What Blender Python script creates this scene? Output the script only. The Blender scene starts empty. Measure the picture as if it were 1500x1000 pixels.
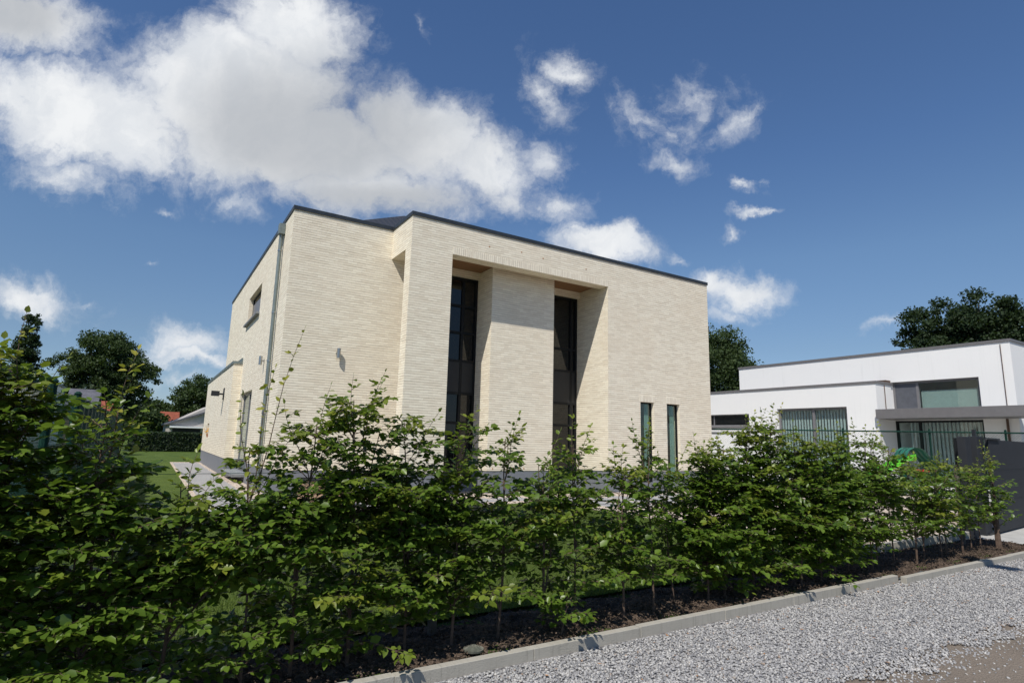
import bpy, math, random
import numpy as np
from mathutils import Matrix, Vector
C = bpy.context.scene.collection
R_ = math.radians

# ------------------------------------------------------------------ camera
CAMH = 1.4
ROT = np.array([[0.8479306423275802, -0.11100182954106505, -0.5183553025102314],
                [-0.5295017763264539, -0.13063038173025512, -0.8381906538706679],
                [0.025327745045052336, 0.9851975929769339, -0.16954116940551242]])
cam_d = bpy.data.cameras.new("camera"); cam_d.sensor_width = 36; cam_d.lens = 20.17
cam_d.clip_start = 0.05; cam_d.clip_end = 4000
cam = bpy.data.objects.new("camera", cam_d); C.objects.link(cam)
cam.matrix_world = Matrix([list(ROT[0]) + [0], list(ROT[1]) + [0], list(ROT[2]) + [CAMH], [0, 0, 0, 1]])
bpy.context.scene.camera = cam

# ------------------------------------------------------------------ node helper
class NT:
    def __init__(s, nt): s.nt = nt; nt.nodes.clear()
    def n(s, t, ins=None, **kw):
        nd = s.nt.nodes.new(t)
        for k, v in kw.items(): setattr(nd, k, v)
        for k, v in (ins or {}).items():
            sk = nd.inputs[k]
            if isinstance(v, bpy.types.NodeSocket): s.nt.links.new(v, sk)
            else: sk.default_value = v
        return nd
    def m(s, op, a, b=None, c=None, clamp=False):
        ins = {0: a}
        if b is not None: ins[1] = b
        if c is not None: ins[2] = c
        return s.n('ShaderNodeMath', ins, operation=op, use_clamp=clamp).outputs[0]
    def ss(s, x, lo, hi, a=0.0, b=1.0):
        return s.n('ShaderNodeMapRange', {0: x, 1: lo, 2: hi, 3: a, 4: b}, interpolation_type='SMOOTHSTEP').outputs[0]
    def mix(s, f, a, b, mode='MIX'):
        nd = s.nt.nodes.new('ShaderNodeMix'); nd.data_type = 'RGBA'; nd.blend_type = mode
        for i, v in ((0, f), (6, a), (7, b)):
            if isinstance(v, bpy.types.NodeSocket): s.nt.links.new(v, nd.inputs[i])
            else: nd.inputs[i].default_value = v if i == 0 else (tuple(v) + (1,) if len(v) == 3 else v)
        return nd.outputs[2]
    def noise(s, vec, scale, detail=4, rough=.55, dist=0.0):
        ins = {'Scale': scale, 'Detail': detail, 'Roughness': rough, 'Distortion': dist}
        if vec is not None: ins['Vector'] = vec
        return s.n('ShaderNodeTexNoise', ins).outputs[0]

# ------------------------------------------------------------------ world: daylight sky with clouds at fixed directions
SUN = Vector((-1.38, -1.0, 2.25)).normalized()
W = bpy.data.worlds.new("World"); bpy.context.scene.world = W; W.use_nodes = True
g = NT(W.node_tree)
sky = g.n('ShaderNodeTexSky', sky_type='NISHITA', sun_disc=False, sun_elevation=math.asin(SUN.z),
          sun_rotation=math.atan2(SUN.x, SUN.y), altitude=0, air_density=1.0, dust_density=0.15, ozone_density=5.0)
gen0 = g.n('ShaderNodeTexCoord').outputs['Generated']
rmp = g.n('ShaderNodeValToRGB', {0: g.n('ShaderNodeSeparateXYZ', {0: gen0}).outputs[2]})
el = rmp.color_ramp.elements; el[0].position = .0; el[0].color = (.62, .70, .92, 1); el[1].position = 1.0; el[1].color = (.76, .92, 1.10, 1)
for p_, c_ in ((.07, (.70, .73, .82, 1)), (.15, (.78, .78, .80, 1)), (.29, (.90, .94, .95, 1)), (.44, (.80, .91, 1.02, 1))): q_ = el.new(p_); q_.color = c_
skc = g.mix(1.0, sky.outputs[0], rmp.outputs[0], 'MULTIPLY')
bg = g.n('ShaderNodeBackground', {'Color': skc, 'Strength': 0.1})
gen = g.n('ShaderNodeTexCoord').outputs['Generated']
def dotv(v): return g.n('ShaderNodeVectorMath', {0: gen, 1: v}, operation='DOT_PRODUCT').outputs['Value']
ax_r = tuple(ROT[:, 0]); ax_u = tuple(ROT[:, 1]); ax_f = tuple(-ROT[:, 2])   # fixed compass frame of this part of the sky
fwd = dotv(ax_f); fw = g.m('MAXIMUM', fwd, 0.05)
uu = g.m('DIVIDE', dotv(ax_r), fw); vv = g.m('DIVIDE', dotv(ax_u), fw)
uv = g.n('ShaderNodeCombineXYZ', {0: uu, 1: vv, 2: 0.0}).outputs[0]
def warp(src, scale, amp, det):
    nc = g.n('ShaderNodeTexNoise', {'Vector': src, 'Scale': scale, 'Detail': det, 'Roughness': .62}).outputs['Color']
    sv = g.n('ShaderNodeVectorMath', {0: nc, 1: (.5, .5, .5)}, operation='SUBTRACT').outputs[0]
    sc_ = g.n('ShaderNodeVectorMath', {0: sv, 1: (amp, amp, 0)}, operation='MULTIPLY').outputs[0]
    return g.n('ShaderNodeVectorMath', {0: src, 1: sc_}, operation='ADD').outputs[0]
uvw = warp(uv, 6.0, .16, 8)
BL = [(30, 15, 170, 66, 8, 1.2), (120, 165, 250, 100, 18, 1.35), (350, 130, 220, 130, 0, 1.5), (430, 215, 270, 92, 6, 1.6), (430, 35, 140, 80, 10, 1.2),
      (610, 195, 140, 84, 25, 1.3), (710, 245, 110, 64, 22, 1.0), (100, 255, 100, 44, 20, .6), (540, 285, 230, 55, 4, 1.0), (813, 303, 58, 34, 25, .62), (740, 285, 80, 36, 10, .7),
      (832, 100, 50, 34, 25, .68), (798, 132, 38, 62, -22, .55), (790, 235, 50, 44, 0, .55),
      (955, 165, 66, 36, 30, .46), (1010, 145, 58, 40, 10, .45), (1075, 182, 62, 28, -28, .44), (992, 232, 50, 22, 5, .55), (985, 190, 50, 40, 0, .38),
      (1095, 277, 22, 12, 15, .5), (1112, 315, 26, 9, 3, .5), (1073, 344, 20, 15, 0, .5), (985, 380, 22, 10, 0, .35),
      (880, 362, 95, 42, 12, 1.1), (1085, 421, 84, 34, -3, 1.0), (1035, 415, 50, 28, 0, .8), (1060, 455, 55, 20, 0, .4),
      (40, 434, 100, 42, 6, .85), (268, 505, 90, 34, -3, .75), (285, 526, 105, 26, 3, .8), (200, 520, 60, 20, 0, .5), (236, 302, 26, 10, 10, .42), (228, 381, 16, 8, 10, .4),
      (1298, 476, 34, 13, 0, .5), (620, 32, 9, 20, -10, .35), (350, 300, 50, 25, 20, .42), (130, 432, 20, 8, 0, .4), (265, 560, 60, 14, 0, .42)]
fld = None
for (px, py, rx, ry, an, w) in BL:
    mp = g.n('ShaderNodeMapping', {'Vector': uvw, 'Location': ((px - 750) / 840.56, (500 - py) / 840.56, 0),
             'Rotation': (0, 0, R_(-an)), 'Scale': (rx / 840.56, ry / 840.56, 1)}, vector_type='TEXTURE').outputs[0]
    ln = g.n('ShaderNodeVectorMath', {0: mp}, operation='LENGTH').outputs['Value']
    e = g.m('MULTIPLY_ADD', ln, -w, w)
    fld = e if fld is None else g.m('MAXIMUM', fld, e)
nz1 = g.noise(uv, 9.0, 10, .66, .3)
nz2 = g.noise(uvw, 30.0, 8, .68, .3)
dens = g.m('ADD', fld, g.m('ADD', g.m('MULTIPLY_ADD', nz1, 1.15, -.56), g.m('MULTIPLY_ADD', nz2, .95, -.48)))
alpha = g.ss(dens, -.08, .70)
alpha = g.m('MULTIPLY', alpha, g.ss(fwd, .06, .2))
def cone(px, py, rx, ry, an):
    mp = g.n('ShaderNodeMapping', {'Vector': uv, 'Location': ((px - 750) / 840.56, (500 - py) / 840.56, 0),
             'Rotation': (0, 0, R_(-an)), 'Scale': (rx / 840.56, ry / 840.56, 1)}, vector_type='TEXTURE').outputs[0]
    return g.m('SUBTRACT', 1.0, g.n('ShaderNodeVectorMath', {0: mp}, operation='LENGTH').outputs['Value'])
thick = g.m('MAXIMUM', g.m('ADD', cone(480, 190, 250, 130, 8), .14), g.m('MAXIMUM', cone(20, 20, 150, 60, 10), cone(560, 290, 240, 50, 3)))
nz3 = g.noise(uv, 5.0, 5, .5)
tk = g.ss(g.m('ADD', thick, g.m('MULTIPLY_ADD', nz3, .9, -.42)), -.05, .85)
bil = g.ss(g.noise(uvw, 11.0, 8, .6, .2), .35, .68)
ccol = g.mix(tk, g.mix(bil, (.70, .73, .77), (.84, .855, .87)), g.mix(bil, (.47, .495, .53), (.51, .53, .56)))
cbg = g.n('ShaderNodeBackground', {'Color': ccol, 'Strength': 1.0})
thin = g.ss(fld, -.15, .85, .38, 1.0)
mixs = g.n('ShaderNodeMixShader', {0: g.m('MULTIPLY', alpha, thin), 1: bg.outputs[0], 2: cbg.outputs[0]})
g.n('ShaderNodeOutputWorld', {0: mixs.outputs[0]})

sl = bpy.data.lights.new("sun", 'SUN'); sl.energy = 4.4; sl.angle = R_(.5); sl.color = (1, .955, .88)
so = bpy.data.objects.new("sun", sl); C.objects.link(so)
so.rotation_euler = SUN.to_track_quat('Z', 'Y').to_euler(); so.location = (-10, -8, 20)
vs = bpy.context.scene.view_settings
vs.view_transform = 'Standard'; vs.look = 'None'; vs.exposure = 0.08; vs.gamma = 1.0

# ------------------------------------------------------------------ materials
MATS = {}
def mat(name, fn):
    m = bpy.data.materials.new(name); m.use_nodes = True
    t = NT(m.node_tree); sh = fn(t)
    t.n('ShaderNodeOutputMaterial', {0: sh})
    MATS[name] = m; return m
def pb(t, **k):
    ins = {}
    for a, b in k.items(): ins[{'col': 'Base Color', 'r': 'Roughness', 'metal': 'Metallic', 'spec': 'Specular IOR Level', 'nrm': 'Normal', 'coat': 'Coat Weight'}[a]] = b
    if 'Base Color' in ins and not isinstance(ins['Base Color'], bpy.types.NodeSocket): ins['Base Color'] = tuple(ins['Base Color']) + (1,)
    return t.n('ShaderNodeBsdfPrincipled', ins).outputs[0]
def bump(t, h, s=.3, d=.01): return t.n('ShaderNodeBump', {'Height': h, 'Strength': s, 'Distance': d}).outputs[0]
def tc(t, w='Object'): return t.n('ShaderNodeTexCoord').outputs[w]

def flat(col, r=.5, var=.12, scale=6, metal=0.0, bmp=.1, bscale=60, spec=.5):
    def f(t):
        o = tc(t)
        n = t.noise(o, scale, 5, .6)
        a = tuple(c * (1 - var) for c in col); b = tuple(min(1, c * (1 + var)) for c in col)
        nb = t.noise(o, bscale, 3)
        return pb(t, col=t.mix(t.ss(n, .3, .7), a, b), r=r, metal=metal, spec=spec, nrm=bump(t, nb, bmp, .004))
    return f

def brickmat(swap):
    def f(t):
        uvn = tc(t, 'UV')
        sp = t.n('ShaderNodeSeparateXYZ', {0: uvn})
        u, v = (sp.outputs[1], sp.outputs[0]) if swap else (sp.outputs[0], sp.outputs[1])
        wob = t.noise(uvn, 3.2, 3, .6)
        v2 = t.m('ADD', v, t.m('MULTIPLY_ADD', wob, .014, -.007))
        vec = t.n('ShaderNodeCombineXYZ', {0: u, 1: v2, 2: 0.0}).outputs[0]
        br = t.n('ShaderNodeTexBrick', {'Vector': vec, 'Color1': (0, 0, 0, 1), 'Color2': (1, 1, 1, 1), 'Mortar': (0, 0, 0, 1), 'Scale': 1.0,
                 'Mortar Size': .0025, 'Mortar Smooth': .3, 'Brick Width': .24, 'Row Height': .062}, offset=.43, offset_frequency=2)
        per = t.n('ShaderNodeSeparateColor', {0: br.outputs[0]}).outputs[0]
        row = t.m('DIVIDE', v2, .062)
        fr = t.m('FRACT', row)
        edge = t.m('MINIMUM', fr, t.m('SUBTRACT', 1.0, fr))
        idx = t.m('FLOOR', t.m('ADD', row, .5))
        nv = t.n('ShaderNodeCombineXYZ', {0: t.m('MULTIPLY', u, 1.5), 1: t.m('MULTIPLY', idx, 3.71), 2: 0.0}).outputs[0]
        wn = t.noise(nv, 1.0, 4, .7)
        wd = t.ss(wn, .30, .75, .04, .19)
        line = t.m('SUBTRACT', 1.0, t.ss(t.m('DIVIDE', edge, wd), .45, 1.0), clamp=True)
        dirt = t.noise(uvn, .55, 4, .6); fine = t.noise(uvn, 38, 4, .65)
        c = t.mix(per, (.80, .72, .575), (.93, .86, .70))
        c = t.mix(t.ss(fine, .25, .75), t.mix(.14, c, (.50, .42, .32)), c)
        c = t.mix(t.m('MULTIPLY', t.ss(dirt, .35, .75), .30), c, (.80, .68, .52))
        c = t.mix(t.m('MULTIPLY', br.outputs[1], .2), c, (.50, .43, .34))
        c = t.mix(t.m('MULTIPLY', line, .45 if swap else .62), c, (.30, .24, .165))
        drip = t.noise(t.n('ShaderNodeMapping', {'Vector': uvn, 'Scale': (3.2, .22, 1)}).outputs[0], 1.0, 5, .65)
        c = t.mix(t.ss(drip, .52, .80, 0, .09), c, (.46, .42, .34))
        hgt = t.m('ADD', t.m('MULTIPLY', line, -1.0), t.m('ADD', t.m('MULTIPLY', fine, .55), t.m('MULTIPLY', per, .5)))
        return pb(t, col=c, r=.9, spec=.2, nrm=bump(t, hgt, .55, .010))
    return f
mat('brick', brickmat(False)); mat('brick_soldier', brickmat(True))

def f_plinth(t):
    o = tc(t); n = t.noise(o, 2.5, 6, .65); s = t.noise(o, 150, 3)
    return pb(t, col=t.mix(n, (.155, .165, .185), (.215, .225, .245)), r=.85, nrm=bump(t, s, .3, .003))
mat('plinth', f_plinth)
mat('anthracite', flat((.028, .033, .038), r=.42, var=.2, bmp=.02))
mat('dark_frame', flat((.009, .010, .011), r=.55, var=.1, bmp=.02, spec=.25))
mat('grey_frame', flat((.17, .165, .17), r=.4, var=.06, bmp=.02))
mat('canopy_grey', flat((.15, .143, .143), r=.5, var=.06, bmp=.03))
mat('zinc', flat((.20, .235, .225), r=.45, var=.14, metal=.45, scale=3, bmp=.05))
mat('lamp_steel', flat((.42, .42, .40), r=.3, var=.08, metal=.9, bmp=.02))
mat('bluestone', flat((.20, .21, .215), r=.75, var=.2, scale=4, bmp=.2))
mat('cement_grey', flat((.23, .225, .22), r=.85, var=.12, scale=5, bmp=.2))
mat('dark_metal', flat((.012, .013, .015), r=.55, var=.12, scale=2, bmp=.03))
mat('gate_metal', flat((.022, .024, .028), r=.75, var=.10, scale=1.5, bmp=.03, spec=.3))
mat('fence_green', flat((.008, .036, .026), r=.85, var=.15, bmp=.03, spec=.15))
mat('green_sheet', flat((.007, .038, .030), r=.85, var=.25, scale=2, bmp=.05))
mat('slide_green', flat((.14, .62, .035), r=.35, var=.06, bmp=.02))
mat('slide_teal', flat((.012, .18, .11), r=.35, var=.1, bmp=.02))
mat('slide_red', flat((.55, .03, .03), r=.35, var=.05, bmp=.02))
mat('screen_mesh', flat((.085, .09, .105), r=.6, var=.1))
mat('curtain_green', flat((.21, .285, .25), r=.9, var=.06, bmp=.05))
mat('curtain', flat((.66, .72, .68), r=.9, var=.06, bmp=.05))
mat('blind', flat((.38, .43, .425), r=.8, var=.06, bmp=.05))
mat('screen_blind', flat((.27, .33, .31), r=.8, var=.05, bmp=.05))
mat('interior', flat((.10, .10, .095), r=.9, var=.2, bmp=.05))
mat('rust', flat((.42, .20, .08), r=.9, var=.3, scale=20))
mat('brown_wood', flat((.10, .055, .035), r=.7, var=.3, scale=4))
mat('red_tiles', flat((.24, .06, .028), r=.8, var=.25, scale=3))
mat('yellow_flower', flat((.85, .42, .02), r=.7, var=.2, scale=20))
mat('terracotta', flat((.35, .14, .07), r=.8, var=.1))
mat('apron', flat((.42, .41, .38), r=.85, var=.1, scale=3, bmp=.2))
mat('lamp_pole', flat((.3, .31, .31), r=.45, metal=.6))
mat('clear_lid', flat((.10, .105, .085), r=.2, var=.25, scale=30, spec=.8))

def f_cedar(t):
    sp = t.n('ShaderNodeSeparateXYZ', {0: tc(t)})
    y = t.m('DIVIDE', sp.outputs[1], .12); fr = t.m('FRACT', y); gap = t.ss(fr, .0, .06)
    st = t.n('ShaderNodeMapping', {'Vector': tc(t), 'Scale': (1.2, 18, 18)}).outputs[0]
    n = t.noise(st, 3, 5, .6)
    c = t.mix(n, (.20, .10, .045), (.34, .185, .09))
    return pb(t, col=t.mix(gap, (.05, .02, .01), c), r=.6, nrm=bump(t, gap, .5, .01))
mat('cedar', f_cedar)

def f_render(t):
    o = tc(t); n = t.noise(o, .6, 5, .6); fi = t.noise(o, 120, 3)
    sp = t.n('ShaderNodeMapping', {'Vector': o, 'Scale': (6, 6, .35)}).outputs[0]
    st = t.noise(sp, 1.5, 4, .6)
    c = t.mix(n, (.77, .76, .74), (.82, .81, .785))
    c = t.mix(t.ss(st, .55, .85, 0, .25), c, (.55, .55, .53))
    return pb(t, col=c, r=.85, nrm=bump(t, fi, .15, .003))
mat('white_render', f_render)

def f_siding(t):
    sp = t.n('ShaderNodeSeparateXYZ', {0: tc(t)})
    fr = t.m('FRACT', t.m('DIVIDE', sp.outputs[2], .14))
    return pb(t, col=t.mix(t.ss(fr, .0, .14), (.12, .12, .13), (.86, .87, .88)), r=.6, nrm=bump(t, fr, .8, .02))  # shadow line along each board is painted into the colour
mat('siding', f_siding)

def f_tiles(t):
    sp = t.n('ShaderNodeSeparateXYZ', {0: tc(t, 'UV')})
    a = t.m('FRACT', t.m('DIVIDE', sp.outputs[1], .16)); b = t.m('FRACT', t.m('DIVIDE', sp.outputs[0], .2))
    hh = t.m('ADD', a, t.m('MULTIPLY', t.m('ABSOLUTE', t.m('SUBTRACT', b, .5)), .8))
    n = t.noise(tc(t), 9, 4)
    c = t.mix(n, (.020, .022, .026), (.055, .058, .066))
    return pb(t, col=t.mix(t.ss(a, 0, .2), (.008, .008, .01), c), r=.5, nrm=bump(t, hh, .9, .03))
mat('roof_tiles', f_tiles)

def f_glassdark(t):
    n = t.noise(tc(t), .8, 2)
    return pb(t, col=(.006, .007, .008), r=.015, spec=.55, nrm=bump(t, n, .04, .05))
mat('dark_glass', f_glassdark)
def f_glass(tint, k=1.5):
    def f(t):
        tr = t.n('ShaderNodeBsdfTransparent', {0: tint + (1,)}).outputs[0]
        n = t.noise(tc(t), .7, 2)
        gl = t.n('ShaderNodeBsdfGlossy', {0: (.9, .95, .95, 1), 1: .01, 'Normal': bump(t, n, .03, .05)}).outputs[0]
        fc = t.n('ShaderNodeLayerWeight', {0: .5}).outputs['Facing']
        fr = t.m('MULTIPLY_ADD', t.m('POWER', fc, 5.0), .9, .055)
        return t.n('ShaderNodeMixShader', {0: fr, 1: tr, 2: gl}).outputs[0]
    return f
mat('green_glass', f_glass((.90, .965, .94)))
mat('clear_glass', f_glass((.92, .965, .955)))

def leafmat(dark, light, young, trans=.35, rough=.38, spec=.45):
    def f(t):
        rnd = t.n('ShaderNodeNewGeometry').outputs['Random Per Island']
        at = t.n('ShaderNodeAttribute', attribute_name='young').outputs['Fac']
        n = t.noise(tc(t), 2.0, 2)
        c = t.mix(t.m('MULTIPLY_ADD', rnd, .7, t.m('MULTIPLY', n, .3), clamp=True), dark, light)
        c = t.mix(at, c, young)
        p = pb(t, col=c, r=rough, spec=spec)
        tl = t.n('ShaderNodeBsdfTranslucent', {0: t.mix(.5, c, (.18, .30, .02))}).outputs[0]
        return t.n('ShaderNodeMixShader', {0: trans, 1: p, 2: tl}).outputs[0]
    return f
mat('beech_leaf', leafmat((.028, .068, .007), (.165, .250, .032), (.42, .37, .05), .36, .38, .42))
mat('tree_leaf', leafmat((.022, .040, .016), (.072, .105, .036), (.1, .12, .02), .18, .6, .2))
mat('tree_leaf_dark', leafmat((.013, .026, .012), (.038, .060, .024), (.1, .1, .02), .12, .6, .2))
mat('grass_blade', leafmat((.070, .110, .020), (.150, .200, .042), (.2, .2, .05), .30, .5, .25))
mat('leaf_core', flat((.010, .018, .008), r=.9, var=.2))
mat('bark', flat((.085, .07, .05), r=.9, var=.35, scale=14, bmp=.6, bscale=60))
mat('twig', flat((.10, .065, .045), r=.8, var=.3, scale=20, bmp=.2))
mat('old_wood', flat((.10, .085, .07), r=.9, var=.3, scale=8, bmp=.5, bscale=40))

def f_grass(t):
    o = tc(t); n = t.noise(o, 1.1, 6, .65); f1 = t.noise(o, 55, 4, .7)
    c = t.mix(t.ss(n, .3, .7), (.075, .120, .022), (.125, .175, .036))
    c = t.mix(t.ss(f1, .25, .75), t.mix(.5, c, (.03, .05, .01)), c)
    return pb(t, col=c, r=.9, spec=.15, nrm=bump(t, f1, .9, .03))
mat('grass', f_grass)
def f_soil(t):
    o = tc(t); n = t.noise(o, 9, 8, .7); v = t.n('ShaderNodeTexVoronoi', {'Vector': o, 'Scale': 40.0}).outputs[0]
    c = t.mix(t.ss(n, .3, .72), (.045, .033, .025), (.165, .122, .092))
    return pb(t, col=c, r=.95, spec=.1, nrm=bump(t, t.m('ADD', n, t.m('MULTIPLY', v, .4)), 1.0, .04))
mat('soil', f_soil)
def f_kerb(t):
    o = tc(t); n = t.noise(o, 4, 6, .65); s = t.noise(o, 90, 4, .6)
    st = t.noise(t.n('ShaderNodeMapping', {'Vector': o, 'Scale': (22, 1, 2)}).outputs[0], 1.5, 4, .6)
    c = t.mix(n, (.30, .28, .24), (.43, .405, .35))
    c = t.mix(t.ss(st, .5, .8, 0, .5), c, (.14, .135, .115))
    return pb(t, col=c, r=.9, spec=.2, nrm=bump(t, s, .5, .006))
mat('kerb', f_kerb)
def f_gravelbase(t):
    o = tc(t); v = t.n('ShaderNodeTexVoronoi', {'Vector': o, 'Scale': 46.0})
    n = t.noise(o, 1.5, 5)
    g1 = t.n('ShaderNodeSeparateColor', {0: v.outputs['Color']}).outputs[0]
    c = t.mix(g1, (.20, .20, .205), (.50, .49, .49))
    c = t.mix(t.ss(v.outputs[0], .25, .75), c, (.06, .06, .065))
    c = t.mix(t.m('MULTIPLY', n, .25), c, (.22, .2, .18))
    return pb(t, col=c, r=.9, nrm=bump(t, v.outputs[0], -1.0, .02))
mat('gravel_base', f_gravelbase)
def f_stone(t):
    rnd = t.n('ShaderNodeNewGeometry').outputs['Random Per Island']
    cr = t.n('ShaderNodeValToRGB', {0: rnd}); e = cr.color_ramp.elements
    e[0].position = 0; e[0].color = (.24, .238, .24, 1); e[1].position = 1; e[1].color = (.38, .26, .18, 1)
    for p, c in ((.3, (.33, .322, .318, 1)), (.6, (.43, .418, .40, 1)), (.85, (.50, .485, .46, 1)), (.95, (.62, .60, .565, 1)), (.985, (.36, .31, .26, 1))):
        x = e.new(p); x.color = c
    n = t.noise(tc(t), 90, 3)
    return pb(t, col=t.mix(t.m('MULTIPLY', n, .35), cr.outputs[0], (.14, .14, .15)), r=.8, spec=.3)
mat('stone', f_stone)
def f_dirt(t):
    o = tc(t); n = t.noise(o, 1.3, 7, .65); s = t.noise(o, 140, 4, .7); v = t.n('ShaderNodeTexVoronoi', {'Vector': o, 'Scale': 70.0}).outputs[0]
    c = t.mix(n, (.17, .138, .108), (.26, .215, .17))
    c = t.mix(t.ss(s, .5, .75), c, (.40, .35, .30))
    return pb(t, col=c, r=.95, spec=.15, nrm=bump(t, t.m('ADD', s, v), .8, .012))
mat('dirt', f_dirt)
def f_creamgravel(t):
    o = tc(t); v = t.n('ShaderNodeTexVoronoi', {'Vector': o, 'Scale': 28.0}); n = t.noise(o, 2, 4)
    g1 = t.n('ShaderNodeSeparateColor', {0: v.outputs['Color']}).outputs[0]
    c = t.mix(g1, (.55, .455, .365), (.78, .68, .57))
    c = t.mix(t.ss(v.outputs[0], .3, .8), c, (.24, .18, .13))
    return pb(t, col=c, r=.9, nrm=bump(t, v.outputs[0], -.8, .02))
mat('cream_gravel', f_creamgravel)
def f_slabs(t):
    o = tc(t); n = t.noise(o, 1.5, 5); f1 = t.noise(o, 60, 3)
    return pb(t, col=t.mix(n, (.26, .26, .265), (.36, .355, .35)), r=.8, nrm=bump(t, f1, .2, .004))
mat('slabs', f_slabs)
def f_darkstone(t):
    rnd = t.n('ShaderNodeNewGeometry').outputs['Random Per Island']
    return pb(t, col=t.mix(rnd, (.045, .033, .025), (.15, .11, .082)), r=.95, spec=.1)
mat('clod', f_darkstone)

# ------------------------------------------------------------------ object helpers
def props(o, label=None, cat=None, group=None, kind=None):
    if label: o['label'] = label
    if cat: o['category'] = cat
    if group: o['group'] = group
    if kind: o['kind'] = kind
    return o
def thing(name, label, cat, loc=(0, 0, 0), rz=0, group=None):
    o = bpy.data.objects.new(name, None); C.objects.link(o); o.location = loc; o.rotation_euler = (0, 0, rz)
    o.empty_display_size = .3
    return props(o, label, cat, group)
def link(name, me, m, parent=None):
    o = bpy.data.objects.new(name, me); C.objects.link(o)
    if m is not None: me.materials.append(MATS[m] if isinstance(m, str) else m)
    if parent is not None: o.parent = parent
    return o
def boxuv(me):
    n = len(me.polygons)
    if n == 0: return
    nl = len(me.loops)
    co = np.empty(len(me.vertices) * 3, 'f'); me.vertices.foreach_get('co', co); co = co.reshape(-1, 3)
    vi = np.empty(nl, 'i'); me.loops.foreach_get('vertex_index', vi)
    nr = np.empty(n * 3, 'f'); me.polygons.foreach_get('normal', nr); nr = np.abs(nr.reshape(-1, 3))
    lt = np.empty(n, 'i'); me.polygons.foreach_get('loop_total', lt)
    d = np.repeat(np.argmax(nr, 1), lt); p = co[vi]
    u = np.where(d == 0, p[:, 1], p[:, 0]); v = np.where(d == 2, p[:, 1], p[:, 2])
    l = me.uv_layers.new(name='UVMap'); l.data.foreach_set('uv', np.stack([u, v], 1).astype('f').ravel())
class MB:
    """collects boxes, prisms and tubes into one mesh"""
    def __init__(s): s.v = []; s.f = []
    def add(s, vs, fs):
        b = len(s.v); s.v += [tuple(map(float, p)) for p in vs]; s.f += [tuple(b + i for i in f) for f in fs]; return s
    def box(s, x0, x1, y0, y1, z0, z1):
        return s.add([(x0, y0, z0), (x1, y0, z0), (x1, y1, z0), (x0, y1, z0), (x0, y0, z1), (x1, y0, z1), (x1, y1, z1), (x0, y1, z1)],
                     [(0, 3, 2, 1), (4, 5, 6, 7), (0, 1, 5, 4), (1, 2, 6, 5), (2, 3, 7, 6), (3, 0, 4, 7)])
    def tube(s, pts, rad, n=8, cap=True):
        pts = [Vector(p) for p in pts]
        if not hasattr(rad, '__len__'): rad = [rad] * len(pts)
        rings = []
        b = len(s.v)
        for i, p in enumerate(pts):
            d = (pts[min(i + 1, len(pts) - 1)] - pts[max(i - 1, 0)]).normalized()
            a = d.cross(Vector((0, 0, 1)) if abs(d.z) < .9 else Vector((1, 0, 0))).normalized(); c = d.cross(a)
            for k in range(n):
                t = 2 * math.pi * k / n
                s.v.append(tuple(p + (a * math.cos(t) + c * math.sin(t)) * rad[i]))
        for i in range(len(pts) - 1):
            for k in range(n):
                s.f.append((b + i * n + k, b + i * n + (k + 1) % n, b + (i + 1) * n + (k + 1) % n, b + (i + 1) * n + k))
        if cap:
            s.f.append(tuple(b + k for k in reversed(range(n)))); s.f.append(tuple(b + (len(pts) - 1) * n + k for k in range(n)))
        return s
    def prism(s, poly, axis, a, b):
        """poly: 2D points, extruded along axis from a to b"""
        n = len(poly)
        def P(p, t): return (t, p[0], p[1]) if axis == 0 else ((p[0], t, p[1]) if axis == 1 else (p[0], p[1], t))
        vs = [P(p, a) for p in poly] + [P(p, b) for p in poly]
        return s.add(vs, [tuple(range(n)), tuple(reversed(range(n, 2 * n)))] + [(i, i + n, (i + 1) % n + n, (i + 1) % n) for i in range(n)])
    def build(s, name, m, parent=None, bevel=0, smooth=False):
        me = bpy.data.meshes.new(name); me.from_pydata(s.v, [], s.f)
        if bevel or smooth or True:
            import bmesh
            bm = bmesh.new(); bm.from_mesh(me)
            bmesh.ops.recalc_face_normals(bm, faces=bm.faces)
            if bevel: bmesh.ops.bevel(bm, geom=list(bm.edges), offset=bevel, segments=1, affect='EDGES', profile=.5)
            bm.to_mesh(me); bm.free()
        me.update(); boxuv(me)
        if smooth: me.polygons.foreach_set('use_smooth', [True] * len(me.polygons))
        return link(name, me, m, parent)
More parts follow.
